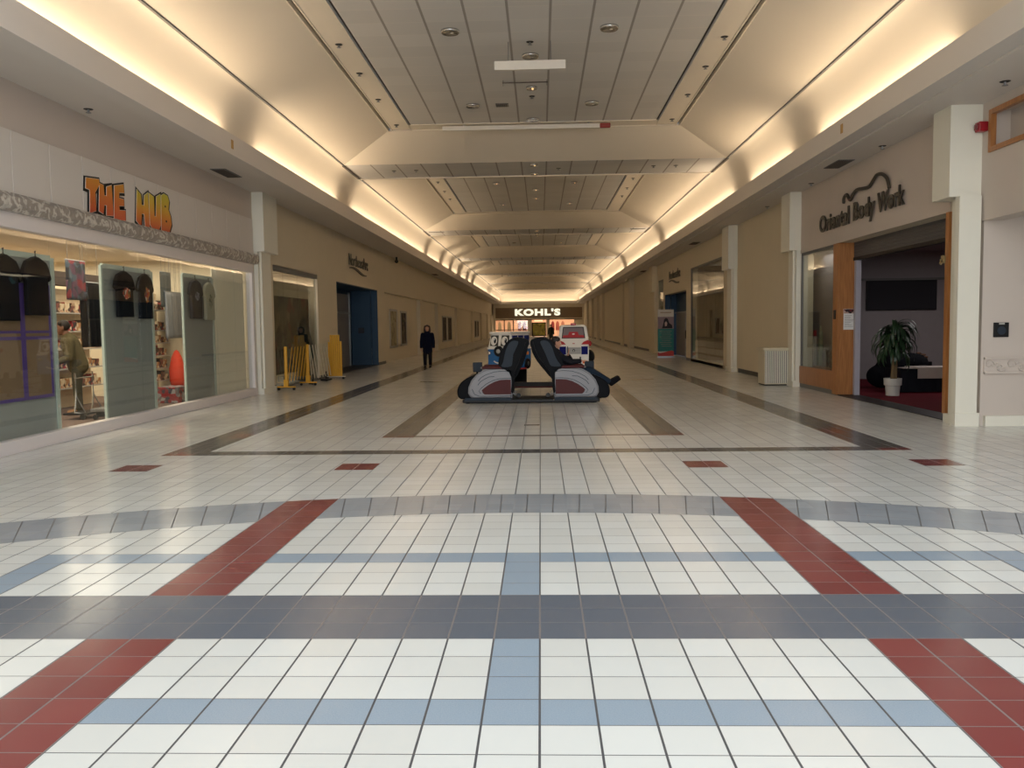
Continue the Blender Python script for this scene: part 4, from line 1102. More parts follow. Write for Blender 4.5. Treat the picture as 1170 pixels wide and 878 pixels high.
# slatted waste bin
wb = thing('waste_bin', 'beige waste bin with upright slats by the right wall', 'bin', (6.16, 22.1, 0))
obj('body', G().box(5.84, 6.46, 21.85, 22.5, .03, .9, .01), M_beige, wb)
obj('lid', G().box(5.80, 6.50, 21.80, 22.54, .9, .96, .012), M_beige, wb)
for k in range(12): obj('slat', G().box(5.87 + .048 * k, 5.893 + .048 * k, 21.825, 21.852, .06, .88), M_trim, wb)
obj('slot_backing', G().box(5.86, 6.44, 21.842, 21.853, .06, .88), M_grey, wb)
obj('foot', G().box(5.86, 6.44, 21.87, 22.48, 0, .03), M_black, wb)

# dark-glass window further on, right
struct('window_5', G().box(XR + .0, XR + .08, 30.3, 36.85, 0, .1).box(XR + .0, XR + .08, 30.3, 36.85, 3.9, 3.97).box(XR + .0, XR + .08, 36.78, 36.85, .1, 3.9), M_grey)
for a, b in ((30.32, 31.9), (31.91, 33.5), (33.51, 35.1), (35.11, 36.78)):
    obj('pane', G().box(XR + .03, XR + .04, a, b, .1, 3.9), M_glassd, bpy.data.objects['window_5'])
struct('wall_shop_brown', G().box(9.0, 9.1, 30, 37.5, 0, 4.2).box(XR + .3, 9.1, 37.3, 37.4, 0, 4.2).box(XR + .3, 9.1, 30.0, 30.1, 0, 4.2).box(XR + .3, 9.1, 30, 37.4, 4.1, 4.2), mat('brown kraft lining', (132, 112, 90), .9))
t = thing('paper_lining', 'brown paper lining hung inside the large right window', 'paper', (6.86, 33.6, .1))
obj('sheet', G().box(6.85, 6.87, 30.4, 36.8, .9, 2.75), print_mat('mottled paper', [(118, 96, 72), (130, 108, 82), (106, 86, 66), (140, 118, 92)], 1.6), t)
obj('rail', G().tube([(6.86, 30.35, 2.78), (6.86, 36.8, 2.78)], .025, 8), M_grey, t)
obj('cord', G().tube([(6.86, 31, 2.78), (6.86, 31, 4.1)], .006, 5).tube([(6.86, 36, 2.78), (6.86, 36, 4.1)], .006, 5), M_grey, t)

# blue doorway with the pull-up banner
db = G().box(XR + .28, 7.26, 44.4, 44.5, 0, 3.2).box(XR + .25, 7.26, 38.0, 44.4, 3.1, 3.2).box(7.2, 7.26, 38, 44.5, 2.2, 3.2).box(XR + .28, 7.26, 37.9, 38.0, 0, 3.2).box(XR - .004, XR + .28, 44.39, 44.405, 0, 3.1)
struct('wall_blue_doorway', db, M_blue)
d2 = thing('door', 'grey glazed shop door behind the banner', 'door', (7.16, 41, 0)); d2['kind'] = 'structure'; d2.name = 'door_2'
lf2 = obj('leaf', G().box(7.14, 7.18, 38.2, 41.2, .02, 2.15), M_door, d2); obj('leaf', G().box(7.14, 7.18, 41.3, 44.2, .02, 2.15), M_door, d2)
obj('door_frame', G().box(7.11, 7.2, 41.18, 41.32, 0, 2.2).box(7.11, 7.2, 38.0, 38.2, 0, 3.1).box(7.11, 7.2, 38, 44.4, 2.15, 2.22), M_steel, d2)
obj('handle', G().tube([(7.08, 41.0, .9), (7.08, 41.0, 1.3)], .02, 8), M_black, lf2)
struct('window_6', G().box(XR, XR + .06, 45.0, 46.9, .95, 1.02).box(XR, XR + .06, 45.0, 46.9, 3.9, 3.96), M_grey)
obj('pane', G().box(XR + .02, XR + .03, 45.0, 46.9, 1.0, 3.92), M_glassd, bpy.data.objects['window_6'])
struct('wall_narrow_lining', G().box(XR + .6, XR + .65, 44.6, 47.3, .5, 4.1), M_beige)
bn = thing('banner_stand', 'pull up banner with a teal panel and red foot in front of the doorway', 'banner stand', (6.1, 40.9, 0))
BX0, BX1 = 5.74, 6.50
obj('sheet', G().box(BX0, BX1, 40.9, 40.91, .08, 2.3), mat('white banner', (214, 206, 196), .6), bn)
obj('teal_panel', G().box(BX0, BX1, 40.893, 40.899, .3, 1.38), mat('teal print', (44, 120, 114), .6), bn)
rp_ = [(BX0, .08), (BX1, .08), (BX1, .30)] + [(BX1 - (BX1 - BX0) * k / 8, .30 + .06 * math.cos(PI * k / 8) - .02) for k in range(1, 8)] + [(BX0, .26)]
obj('red_panel', G().prism(rp_, 'y', 40.886, 40.892), mat('coral red print', (196, 62, 58), .6), bn)
obj('photo', G().box(BX0, BX1, 40.893, 40.899, 1.38, 1.95), mat('lilac photo ground', (150, 128, 132), .6), bn)
hp = [(BX0 + .2, 1.4), (BX0 + .26, 1.6), (BX0 + .3, 1.82), (BX0 + .38, 1.9), (BX0 + .48, 1.86), (BX0 + .54, 1.66), (BX0 + .68, 1.55), (BX0 + .7, 1.4)]
obj('photo_figure', G().prism(hp, 'y', 40.887, 40.892), mat('dark hair print', (40, 28, 34), .6), bn)
obj('photo_face', G().prism([(BX0 + .34, 1.5), (BX0 + .33, 1.66), (BX0 + .39, 1.74), (BX0 + .45, 1.66), (BX0 + .43, 1.52)], 'y', 40.882, 40.886), mat('face print', (206, 176, 164), .6), bn)
tl = G()
for k in range(9): tl.box(BX0 + .1 + .04 * (k % 3), BX1 - .1 - .05 * (k % 2), 40.888, 40.892, 1.26 - k * .09, 1.275 - k * .09)
tl.box(BX0 + .12, BX1 - .12, 40.888, 40.899, 2.13, 2.18)
obj('text_line', tl, mat('pale text print', (170, 150, 130), .6), bn)
obj('base', G().box(BX0 - .02, BX1 + .02, 40.82, 41.0, 0, .08, .01), M_steel, bn)
obj('pole', G().tube([((BX0 + BX1) / 2, 40.93, .05), ((BX0 + BX1) / 2, 40.93, 2.3)], .014, 8), M_steel, bn)

# ------------------------------------------------------------------ department store end
ez = YE
ew = G()
ew.box(-7.3, 7.3, ez, ez + .3, 2.55, 2.8); ew.box(-7.3, -6.5, ez - .1, ez + .3, 0, 5.3); ew.box(6.3, 7.3, ez - .1, ez + .3, 0, 5.3)
ew.box(-1.75, -1.15, ez, ez + .3, 0, 2.6); ew.box(1.0, 1.5, ez, ez + .3, 0, 2.6); ew.box(-7.3, 7.3, ez, ez + .3, 4.15, 5.3); ew.box(5.1, 6.4, ez, ez + .3, 0, 2.6)
struct('wall_end', ew, M_wall)
struct('wall_end_band', G().box(-6.5, 6.3, ez - .05, ez + .2, 2.78, 4.3), mat('brown sign band', (132, 112, 92), .7, spec=.2))
struct('trim_18', G().box(-6.5, 6.3, ez - .08, ez + .1, 2.50, 2.58), mat('dark red brown bar', (70, 42, 36), .5))
kb = G().box(-9, 9, ez + 9, ez + 9.2, 0, 3.6).box(-9, -8.9, ez, ez + 9, 0, 3.6).box(8.9, 9, ez, ez + 9, 0, 3.6)
struct('wall_store_back', kb, mat('peach store wall', (220, 176, 146), .8))
struct('ceiling_store', G().box(-9, 9, ez + .3, ez + 9, 3.5, 3.6), M_ceil)
k1 = thing('store_sign', 'glowing white letter sign reading KOHL\'S on the end wall', 'sign', (0, ez - .1, 3.2))
pl = lambda u, v, d: (-3.62 + u, ez - .1 - d * 3, 3.12 + v)
mk = mat('lit white letters', (236, 236, 214), .5, emit=1.0)
whole, x0, x1, _, _ = text_bm('KOHL\'S', .05, .03); whole.free()
cap, _, _, c0, c1 = text_bm('H', .05, .03); cap.free()
for i, ch in enumerate("KOHL'S"):
    pre, a0, a1, _, _ = text_bm("KOHL'S"[:i + 1], .05, .03); pre.free()
    bm, b0, b1, _, _ = text_bm(ch, .05, .03)
    for v in bm.verts: v.co = Vector(pl((v.co.x + a1 - b1 - x0 + .075 * i) * 6.7 / (x1 - x0 + .375), (v.co.y - c0) * .98 / (c1 - c0), v.co.z))
    bmesh.ops.recalc_face_normals(bm, faces=bm.faces[:])
    obj('letter', bm, mk, k1)
# entrance sign board, glazing and goods
sb = thing('sign_board', 'yellow green poster in a black frame between the store entrances', 'poster', (-.2, ez - .3, 0))
obj('frame', G().box(-1.15, .95, ez - .34, ez - .26, .06, 2.1).box(-1.0, -.8, ez - .4, ez - .2, 0, .06).box(.6, .8, ez - .4, ez - .2, 0, .06), M_black, sb)
obj('print', G().box(-.98, .78, ez - .36, ez - .34, .2, 1.98), print_mat('yellow green poster', [(160, 150, 60), (150, 140, 70), (172, 160, 80), (120, 112, 50)], 2), sb)
one('lit_entry_panel', G().box(-.75, .45, ez - .02, ez + .02, 2.28, 2.46), mat('lit panel', (255, 214, 160), .5, emit=1.2), 'small glowing panel above the framed poster', 'light panel', (-.15, ez, 2.28))
struct('window_7', G().box(-6.5, -1.75, ez + .1, ez + .14, 2.46, 2.55).box(-5.3, -5.15, ez + .1, ez + .14, 0, 2.5).box(-3.95, -3.8, ez + .1, ez + .14, 0, 2.5).box(-6.5, -1.75, ez + .08, ez + .16, 1.0, 1.1), mat('dark bronze frame', (66, 46, 38), .5))
obj('pane', G().box(-6.5, -1.75, ez + .115, ez + .125, 0, 2.5), M_glass, bpy.data.objects['window_7'])
for k, (x_, c_) in enumerate([(-3.0, (140, 40, 40)), (-2.3, (120, 36, 40)), (2.0, (150, 60, 60)), (2.7, (170, 90, 80)), (3.5, (190, 130, 110)), (-6.0, (180, 160, 130)), (-4.6, (170, 150, 120))]):
    t = thing('garment_rack', ['dark red garments on the rack', 'maroon garments on the rack', 'rosy garments on the rack', 'pink garments on the rack', 'peach garments on the rack', 'cream garments on the rack', 'tan garments on the rack'][k] + ' inside the far department store', 'garment rack', (x_, ez + 2.5, 0), 'garment racks in the far department store')
    obj('garments', G().prism([(x_ - .28, .9), (x_ + .28, .9), (x_ + .24, 2.0), (x_ + .1, 2.25), (x_ - .1, 2.25), (x_ - .24, 2.0)], 'y', ez + 2.3, ez + 2.7), mat('garment dye %s' % 'abcdefg'[k], c_, .9), t)
    obj('stand', G().tube([(x_, ez + 2.5, 0), (x_, ez + 2.5, 2.3)], .04, 8).box(x_ - .3, x_ + .3, ez + 2.4, ez + 2.6, 0, .05), M_steel, t)
for k, x_ in enumerate((-2.6, -1.95)):
    one('round_display', G().ball((x_ + .6, ez + 1.2, 1.35), .22, 12).tube([(x_ + .6, ez + 1.2, 0), (x_ + .6, ez + 1.2, 1.2)], .05, 8), [M_red, mat('teal ball', (40, 110, 120), .4)][k], ['red round display on a post in the far store', 'teal round display on a post in the far store'][k], 'display', (x_ + .6, ez + 1.2, 0))

# ------------------------------------------------------------------ massage chairs
XM = -.025; Y0, Y1 = 17.62, 18.38
pf = thing('chair_platform', 'long low black platform under the two massage chairs', 'platform', (XM, 18, 0))
obj('deck', G().box(-1.5, 1.35, 17.55, 18.45, .02, .085, .01), M_black, pf)
obj('rail', G().box(-1.45, -.48, 17.53, 17.57, .06, .12, .008), M_slate, pf); obj('rail', G().box(.42, 1.30, 17.53, 17.57, .06, .12, .008), M_slate, pf)
obj('bolt', G().ball((.40, 17.54, .07), .014, 8), M_chrome, pf)
for (x_, y_) in ((-1.4, 17.65), (1.25, 17.65), (-1.4, 18.35), (1.25, 18.35)): obj('foot', G().lathe([(.04, 0), (.04, .02)], (x_, y_, 0), 'z', 10), M_black, pf)
def rev(poly, mir): return [(2 * XM - a, b) if mir else (a, b) for a, b in poly]
def revb(poly, mir): return [(2 * XM - a - .145 * min(1, max(0, (b - .5) / .5)), b) if mir else (a, b) for a, b in poly]
def spl(pts, n=4):
    out = []
    N = len(pts)
    for i in range(N):
        p0, p1, p2, p3 = pts[i - 1], pts[i], pts[(i + 1) % N], pts[(i + 2) % N]
        for k in range(n):
            t_ = k / n
            out.append(tuple(.5 * ((2 * p1[j]) + (-p0[j] + p2[j]) * t_ + (2 * p0[j] - 5 * p1[j] + 4 * p2[j] - p3[j]) * t_ ** 2 + (-p0[j] + 3 * p1[j] - 3 * p2[j] + p3[j]) * t_ ** 3) for j in (0, 1)))
    return out
def massage_chair(mir, label):
    t = thing('massage_chair', label, 'massage chair', ((-1 if mir else 1) * .8 , 18.0, .085))
    mx = lambda a: 2 * XM - a if mir else a
    shell = [(.42, .10), (.40, .4), (.40, .71), (.56, .735), (.73, .735), (.90, .72), (1.02, .69), (1.16, .60), (1.27, .475), (1.33, .33), (1.335, .21), (1.29, .13), (1.22, .10), (.8, .10)]
    inset = [(.44, .49), (.54, .492), (.66, .485), (.78, .45), (.90, .39), (1.0, .32), (1.05, .275), (1.03, .22), (.99, .185), (.7, .183), (.44, .185)]
    for yy0, yy1, near in ((Y0, Y0 + .13, 1), (Y1 - .13, Y1, 0)):
        bm = G().prism(rev(shell, mir), 'y', yy0, yy1).bm
        es = [e for e in bm.edges if abs(e.verts[0].co.y - e.verts[1].co.y) < 1e-6]
        bmesh.ops.bevel(bm, geom=es, offset=.03, segments=3, affect='EDGES')
        o = obj('side_shell', bm, M_silver, t); auto_smooth(o, 50); shell_o = o
        yf = yy0 - .006 if near else yy1 - .006
        obj('side_inset', G().prism(rev(inset, mir), 'y', yf, yf + .012), M_maroon, shell_o)
        # flowing dark grooves around the inset
        lines = [[(.42, .515), (.55, .52), (.68, .51), (.82, .475), (.96, .40), (1.07, .31), (1.11, .26), (1.07, .20)],
                 [(.45, .655), (.6, .67), (.78, .655), (.95, .60), (1.06, .54), (1.12, .47)],
                 [(.78, .56), (.90, .55), (1.0, .50), (1.08, .45), (1.13, .38)], [(.42, .155), (.8, .15), (1.1, .15), (1.2, .19), (1.25, .3)]]
        for l_ in lines: obj('side_groove', G().tube([(mx(a), yf + .004, b) for a, b in l_], .006, 6), M_slate, shell_o)
        ar = obj('armrest', G().box(min(mx(.40), mx(1.04)), max(mx(.40), mx(1.04)), yy0 + .005, yy1 - .005, .715, .775, .022), M_maroon, t)
        obj('armrest_cap', G().ball((mx(1.03), (yy0 + yy1) / 2, .735), (.05, .05, .025), 10), M_silver, ar, True)
    back = [(-.085, 1.235), (-.055, 1.31), (.06, 1.35), (.19, 1.365), (.30, 1.33), (.39, 1.25), (.475, 1.11), (.54, .97), (.61, .80), (.58, .72), (.45, .62), (.44, .42), (.45, .26), (.395, .2), (.375, .36), (.36, .56), (.24, .72), (.06, .94), (-.045, 1.12)]
    # two wings and the padded middle
    for a, b in ((Y0 + .0, Y0 + .16), (Y1 - .16, Y1 - .0)):
        bm = G().prism(spl(revb(back, mir), 2), 'y', a, b).bm
        es = [e for e in bm.edges if abs(e.verts[0].co.y - e.verts[1].co.y) < 1e-6]
        bmesh.ops.bevel(bm, geom=es, offset=.02, segments=2, affect='EDGES')
        o = obj('back_wing', bm, M_navy, t); auto_smooth(o, 50)
    mid = [(-.06, 1.2), (0, 1.29), (.12, 1.3), (.2, 1.26), (.24, 1.1), (.30, .95), (.42, .7), (.46, .56), (.36, .5), (.22, .66), (.06, .86), (-.04, 1.05)]
    o = obj('back_pad', G().prism(spl(revb(mid, mir), 2), 'y', Y0 + .15, Y1 - .15), M_navy, t); auto_smooth(o, 50)
    stripe = [(.13, 1.27), (.21, 1.30), (.30, 1.265), (.375, 1.15), (.43, .98), (.49, .86), (.55, .765), (.36, .765), (.29, .88), (.235, 1.02), (.17, 1.16)]
    bm = G().prism(spl(revb(stripe, mir), 3), 'y', Y0 - .018, Y0 + .01).bm
    o = obj('back_side_panel', bm, M_slate, t)
    obj('wing_seam', G().tube([(a, Y0 - .008, b) for a, b in revb([(-.02, 1.27), (.02, 1.12), (.1, .95), (.22, .78), (.33, .64), (.36, .5)], mir)], .008, 6), M_black, t)
    obj('seat_cushion', G().box(min(mx(.4), mx(1.25)), max(mx(.4), mx(1.25)), Y0 + .13, Y1 - .13, .3, .5, .05), M_navy, t)
    lr = [(1.18, .55), (1.32, .54), (1.46, .46), (1.55, .34), (1.57, .2), (1.52, .10), (1.40, .085), (1.22, .095)]
    bm = G().prism(spl(rev(lr, mir), 3), 'y', Y0 + .06, Y1 - .06).bm
    es = [e for e in bm.edges if abs(e.verts[0].co.y - e.verts[1].co.y) < 1e-6]
    bmesh.ops.bevel(bm, geom=es, offset=.03, segments=3, affect='EDGES')
    o = obj('leg_rest', bm, M_navy, t); auto_smooth(o, 50)
    obj('under_frame', G().box(min(mx(.4), mx(1.3)), max(mx(.4), mx(1.3)), Y0 + .13, Y1 - .13, .085, .3), M_black, t)
    cbx = obj('control_box', G().box(min(mx(1.08), mx(1.28)), max(mx(1.08), mx(1.28)), Y1 - .12, Y1 - .02, .62, .83, .012), M_slate, t)
    obj('control_arm', G().tube([(mx(1.19), Y1 - .07, .45), (mx(1.19), Y1 - .07, .64)], .02, 8), M_black, t)
    obj('transport_wheel', G().lathe([(0, -.02), (.045, -.02), (.045, .02), (0, .02)], (mx(.28), Y0 + .03, .16), 'y', 14), M_black, t)
    obj('wheel_bracket', G().tube([(mx(.28), Y0 + .05, .16), (mx(.34), Y0 + .05, .17), (mx(.4), Y0 + .05, .2)], .018, 8).tube([(mx(.33), Y0 + .03, .17), (mx(.36), Y0 + .03, .26)], .012, 8), M_steel, t)
    return t
massage_chair(True, 'empty silver and maroon massage chair facing left')
massage_chair(False, 'silver and maroon massage chair facing right with a person reclining in it')

# the person reclining in the right chair (faces +x)
rp2 = thing('person', 'person in a dark jacket and blue trousers reclining in the right massage chair', 'person', (.6, 18.0, .5))
YC = 18.0
g = G()
P = head_geo(g, (.47, YC, 1.235), (1, 0, -.12), 1.0, up=(-.25, 0, 1))
g.chain([(.40, YC, 1.03), (.44, YC, 1.16)], [.06, .056], 12)
g.chain([(.66, YC, .62), (.43, YC, .98)], [.12, .13], 12)
for sd in (-1, 1):
    e = (.78, YC + sd * .26, .84); sh = (.43, YC + sd * .17, .99)
    w = (.98, YC + sd * .24, .86) if sd < 0 else (.72, YC + .12, .97)
    g.chain([sh, e, w], [.05, .04, .029], 10)
    d = (Vector(w) - Vector(e)).normalized()
    if sd < 0: hand(g, w, d, (0, 0, 1), .95, .25, 1)
    else: hand(g, w, (-.0, -.4, .9), (-1, 0, .2), .95, .2, -1)
    k = (1.17, YC + sd * .1, .64); a = (1.58, YC + sd * .09, .40)
    g.chain([(.64, YC + sd * .1, .63), k, a], [.085, .058, .042], 10)
    g.chain([(1.6, YC + sd * .09, .40), (1.70, YC + sd * .09, .47)], [.04, .03], 8)
remeshed('body', g, M_skin, rp2, .0085, 3)
face_bits(rp2, P)
g = G()
g.chain([(.68, YC, .66), (.56, YC, .80), (.43, YC, .98)], [.15, .165, .155], 14)
g.chain([(.42, YC - .16, .99), (.42, YC + .16, .99)], [.085, .085], 12)
for sd in (-1, 1):
    e = Vector((.78, YC + sd * .26, .84)); sh = (.43, YC + sd * .18, .99)
    w = Vector((.98, YC + sd * .24, .86) if sd < 0 else (.72, YC + .12, .97)); d = (w - e).normalized()
    g.chain([sh, e, w - d * .03], [.085, .066, .05], 12)
g.chain([(.41, YC, 1.06), (.425, YC, 1.09)], [.085, .075], 12)
remeshed('jacket', g, mat('near black jacket', (22, 23, 30), .85, spec=.2), rp2, .013, 5)
g = G()
for sd in (-1, 1):
    g.chain([(.64, YC + sd * .09, .63), (1.17, YC + sd * .1, .64), (1.55, YC + sd * .09, .42)], [.115, .085, .068], 12)
remeshed('trousers', g, mat('dark blue trousers', (34, 46, 60), .9, spec=.15), rp2, .013, 3)
for sd in (-1, 1):
    g = G(); g.chain([(1.60, YC + sd * .09, .38), (1.66, YC + sd * .09, .43), (1.76, YC + sd * .09, .49)], [.052, .05, .04], 10)
    g.chain([(1.62, YC + sd * .09, .34), (1.79, YC + sd * .09, .46)], [.03, .03], 8)
    remeshed('shoe', g, M_navy, rp2, .01, 2)
g = G(); g.ball(P(-.022, 0, .045), (.1, .1, .1), 14); g.chain([P(.03, -.055, .085), P(.03, .055, .085)], [.042, .042], 10); g.chain([P(-.06, 0, .02), P(-.05, 0, -.05)], [.075, .06], 10)
remeshed('hair', g, M_hair, rp2, .01, 2)
ph = one('phone', G().box(.70, .715, 17.98, 18.06, 1.02, 1.16, .004), M_black, 'black phone held up by the person reclining in the massage chair', 'phone', (.707, 18.02, 1.02))

# ------------------------------------------------------------------ kiddie rides
rpf = one('ride_platform', G().box(-1.1, .5, 23.3, 23.5, 0, .05).box(-.55, .42, 21.72, 21.82, .02, .17, .01).box(-.55, .42, 21.72, 21.82, 0, .02), M_black, 'low dark floor rail lying behind the massage chairs', 'rail', (-.2, 22, 0))
bpy.data.objects.remove(rpf)
fb = thing('floor_rail', 'low dark rail on the floor behind the massage chairs', 'rail', (-.1, 20.6, 0))
obj('bar', G().box(-.78, .55, 20.55, 20.65, .14, .24, .01), M_black, fb)
obj('strip', G().box(-.78, .55, 20.56, 20.64, .10, .14), M_maroon, fb)
for x_ in (-.7, .45): obj('leg', G().box(x_, x_ + .06, 20.57, 20.63, 0, .10), M_black, fb)

vb = thing('van_ride', 'blue and white toy van ride with big cartoon eyes behind the left massage chair', 'ride', (-.69, 22.63, 0), None, math.radians(-30))
bw, bl = .35, .525
def loc_obj(name, g, m, sm=False, par=None): return obj(name, g, m, par or vb, sm, local=True)
prof_low = [(-bw, .50), (bw, .50), (bw + .015, .60), (bw + .015, .98), (bw, 1.04), (-bw, 1.04), (-bw - .015, .98), (-bw - .015, .60)]
bmv = G().prism(prof_low, 'y', -bl, bl).bm
bmesh.ops.bevel(bmv, geom=[e for e in bmv.edges if abs(e.verts[0].co.y - e.verts[1].co.y) < 1e-6], offset=.035, segments=3, affect='EDGES')
loc_obj('lower_body', bmv, mat('sky blue gelcoat', (48, 104, 160), .25, coat=.3))
bmv = bmesh.new()
lo = [(-bw, -bl + .01, 1.04), (bw, -bl + .01, 1.04), (bw, bl, 1.04), (-bw, bl, 1.04)]; hi = [(-bw + .04, -bl + .09, 1.40), (bw - .04, -bl + .09, 1.40), (bw - .04, bl - .03, 1.40), (-bw + .04, bl - .03, 1.40)]
A = [bmv.verts.new(p) for p in lo]; B = [bmv.verts.new(p) for p in hi]
for i in range(4): bmv.faces.new((A[i], A[(i + 1) % 4], B[(i + 1) % 4], B[i]))
bmv.faces.new(A[::-1]); bmv.faces.new(B)
bmesh.ops.recalc_face_normals(bmv, faces=bmv.faces[:]); bmesh.ops.bevel(bmv, geom=bmv.edges[:], offset=.02, segments=2, affect='EDGES')
loc_obj('cabin', bmv, M_white)
loc_obj('roof', G().box(-bw + .01, bw - .01, -bl + .05, bl, 1.395, 1.46, .028), M_white)
loc_obj('waist_band', G().box(-bw - .02, bw + .02, -bl - .012, bl + .01, 1.0, 1.05, .01), M_white)
# windscreen eyes, on the raked front
def rake(z): return -bl + .01 + (z - 1.04) / .36 * .08
for sx in (-1, 1):
    xc = sx * .165
    q_ = [(xc - .125, 1.085), (xc + .125, 1.085), (xc + .115, 1.365), (xc - .115, 1.365)]
    bmq = bmesh.new(); F_ = [bmq.verts.new((a, rake(b) - .012, b)) for a, b in q_]; K_ = [bmq.verts.new((a, rake(b) + .01, b)) for a, b in q_]
    bmq.faces.new(F_); bmq.faces.new(K_[::-1])
    for i in range(4): bmq.faces.new((F_[i], K_[i], K_[(i + 1) % 4], F_[(i + 1) % 4]))
    bmesh.ops.recalc_face_normals(bmq, faces=bmq.faces[:])
    wsc = loc_obj('windscreen', bmq, mat('dark olive screen', (54, 52, 44), .3))
    def tilt(g_):
        for v in g_.bm.verts: v.co.y += (v.co.z - 1.22) * .222
        return g_
    loc_obj('eye_white', tilt(G().ball((xc - .012, rake(1.22) - .014, 1.22), (.098, .014, .118), 18)), M_white, True, wsc)
    loc_obj('pupil', tilt(G().ball((xc + .03, rake(1.22) - .024, 1.22), (.036, .012, .066), 16)), M_black, True, wsc)
    loc_obj('pupil_glint', tilt(G().ball((xc + .022, rake(1.22) - .034, 1.25), (.01, .005, .012), 8)), M_white, True, wsc)
    loc_obj('headlamp', G().lathe([(0, -.03), (.04, -.026), (.05, 0), (.05, .02)], (sx * .30, -bl - .01, .90), 'y', 16), M_chrome, True)
loc_obj('nose_tyre', G().lathe([(.07, -.03), (.09, -.05), (.125, -.05), (.14, -.02), (.14, .02)], (0, -bl - .01, .95), 'y', 28), M_black, True)
loc_obj('nose_hub', G().lathe([(0, -.05), (.045, -.045), (.07, -.02), (.07, .01)], (0, -bl - .01, .95), 'y', 20), M_lgrey, True)
loc_obj('smile', G().tube([(.18 * math.sin(a), -bl - .012, .76 - .06 * math.cos(a * 1.0) - .06 * math.cos(a)) for a in [(-1 + k / 6) for k in range(13)]], .016, 8), M_white)
wbm = mat('deep blue window', (22, 34, 96), .25)
for k in range(3):
    y_ = -bl + .13 + k * .30
    loc_obj('side_window', G().prism([(y_, 1.10), (y_ + .24, 1.10), (y_ + .23, 1.36), (y_ + .01, 1.36)], 'x', bw - .04, bw - .0), wbm)
    loc_obj('side_window', G().prism([(y_, 1.10), (y_ + .24, 1.10), (y_ + .23, 1.36), (y_ + .01, 1.36)], 'x', -bw + .0, -bw + .04), wbm)
for yy in (-.28, .3):
    for sx in (-1, 1):
        ty_ = loc_obj('tyre', G().lathe([(.07, -.03), (.11, -.035), (.14, -.02), (.14, .02), (.11, .035), (.07, .03)], (sx * (bw + .02), yy, .60), 'x', 24), M_black, True)
        loc_obj('hub_cap', G().lathe([(0, -.035), (.06, -.03), (.075, 0), (.06, .03), (0, .035)], (sx * (bw + .02), yy, .60), 'x', 20), M_steel, True, ty_)
loc_obj('side_marker', G().box(bw + .01, bw + .03, .25, .36, .84, .92, .005), mat('orange lens', (220, 120, 30), .3))
loc_obj('step', G().box(bw - .02, bw + .10, -.15, .12, .46, .50, .01), M_red)
loc_obj('pedestal', G().box(-.28, .28, -.42, .42, .06, .50, .02), M_navy); loc_obj('base_plate', G().box(-.36, .36, -.55, .55, 0, .06, .01), M_black)

# ambulance
am = thing('ambulance_ride', 'white toy ambulance ride with red trim and blue lamps behind the right massage chair', 'ride', (1.0, 22.8, 0))
AX = 1.0; fy = 22.3
def aobj(name, g, m, sm=False): return obj(name, g, m, am, sm)
bmv = bmesh.new()
def ring_(pts): return [bmv.verts.new(p) for p in pts]
pf_ = [(fy - .0, .36), (fy - .02, .98), (fy + .06, 1.22), (fy + .16, 1.60), (fy + .95, 1.62), (fy + 1.0, .36)]   # (y,z)
hwid = [.39, .40, .40, .34, .34, .39]
Lh = ring_([(AX - w_, y_, z_) for (y_, z_), w_ in zip(pf_, hwid)]); Rh = ring_([(AX + w_, y_, z_) for (y_, z_), w_ in zip(pf_, hwid)])
bmv.faces.new(Lh); bmv.faces.new(Rh[::-1])
for i in range(6): bmv.faces.new((Lh[i], Rh[i], Rh[(i + 1) % 6], Lh[(i + 1) % 6]))
bmesh.ops.recalc_face_normals(bmv, faces=bmv.faces[:]); bmesh.ops.bevel(bmv, geom=bmv.edges[:], offset=.03, segments=3, affect='EDGES')
aobj('body', bmv, M_white)
def front(poly, name, m, out=.012, dep=.02):
    """panel on the ambulance front, following its rake"""
    def yy(z):
        for (a, b), (c, d) in zip(pf_, pf_[1:]):
            if b <= z <= d: return a + (c - a) * (z - b) / (d - b)
        return fy
    bmq = bmesh.new(); F_ = [bmq.verts.new((AX + a, yy(b) - out, b)) for a, b in poly]; K_ = [bmq.verts.new((AX + a, yy(b) - out + dep, b)) for a, b in poly]
    bmq.faces.new(F_); bmq.faces.new(K_[::-1]); n = len(poly)
    for i in range(n): bmq.faces.new((F_[i], K_[i], K_[(i + 1) % n], F_[(i + 1) % n]))
    bmesh.ops.recalc_face_normals(bmq, faces=bmq.faces[:]); return aobj(name, bmq, m)
front([(-.31, 1.26), (.31, 1.26), (.27, 1.56), (-.27, 1.56)], 'windscreen_surround', M_black, .008)
front([(-.285, 1.28), (.285, 1.28), (.25, 1.54), (-.25, 1.54)], 'windscreen', mat('mauve screen', (120, 104, 104), .3), .014)
front([(-.28, 1.28), (.28, 1.28), (.27, 1.34), (.14, 1.35), (.11, 1.43), (-.11, 1.43), (-.14, 1.35), (-.27, 1.34)], 'dashboard', M_red, .02)
front([(-.03, 1.36), (.03, 1.36), (.03, 1.39), (-.03, 1.39)], 'dashboard_badge', M_white, .026)
for sx in (-1, 1):
    front([(sx * .40, 1.10), (sx * .20, 1.10), (sx * .26, 1.17), (sx * .36, 1.21), (sx * .40, 1.21)][::sx], 'red_trim', M_red, .014)
    front([(sx * .37, .84), (sx * .2, .84), (sx * .2, 1.05), (sx * .37, 1.05)][::sx], 'blue_lamp', mat('blue lens', (16, 20, 96), .6, spec=.1), .02, .03)
    aobj('side_mirror', G().ball((AX + sx * .43, fy + .06, 1.12), (.045, .03, .07), 12), M_red, True)
front([(-.19, .85), (.19, .85), (.19, 1.03), (-.19, 1.03)], 'grille', M_lgrey, .014)
gg = G()
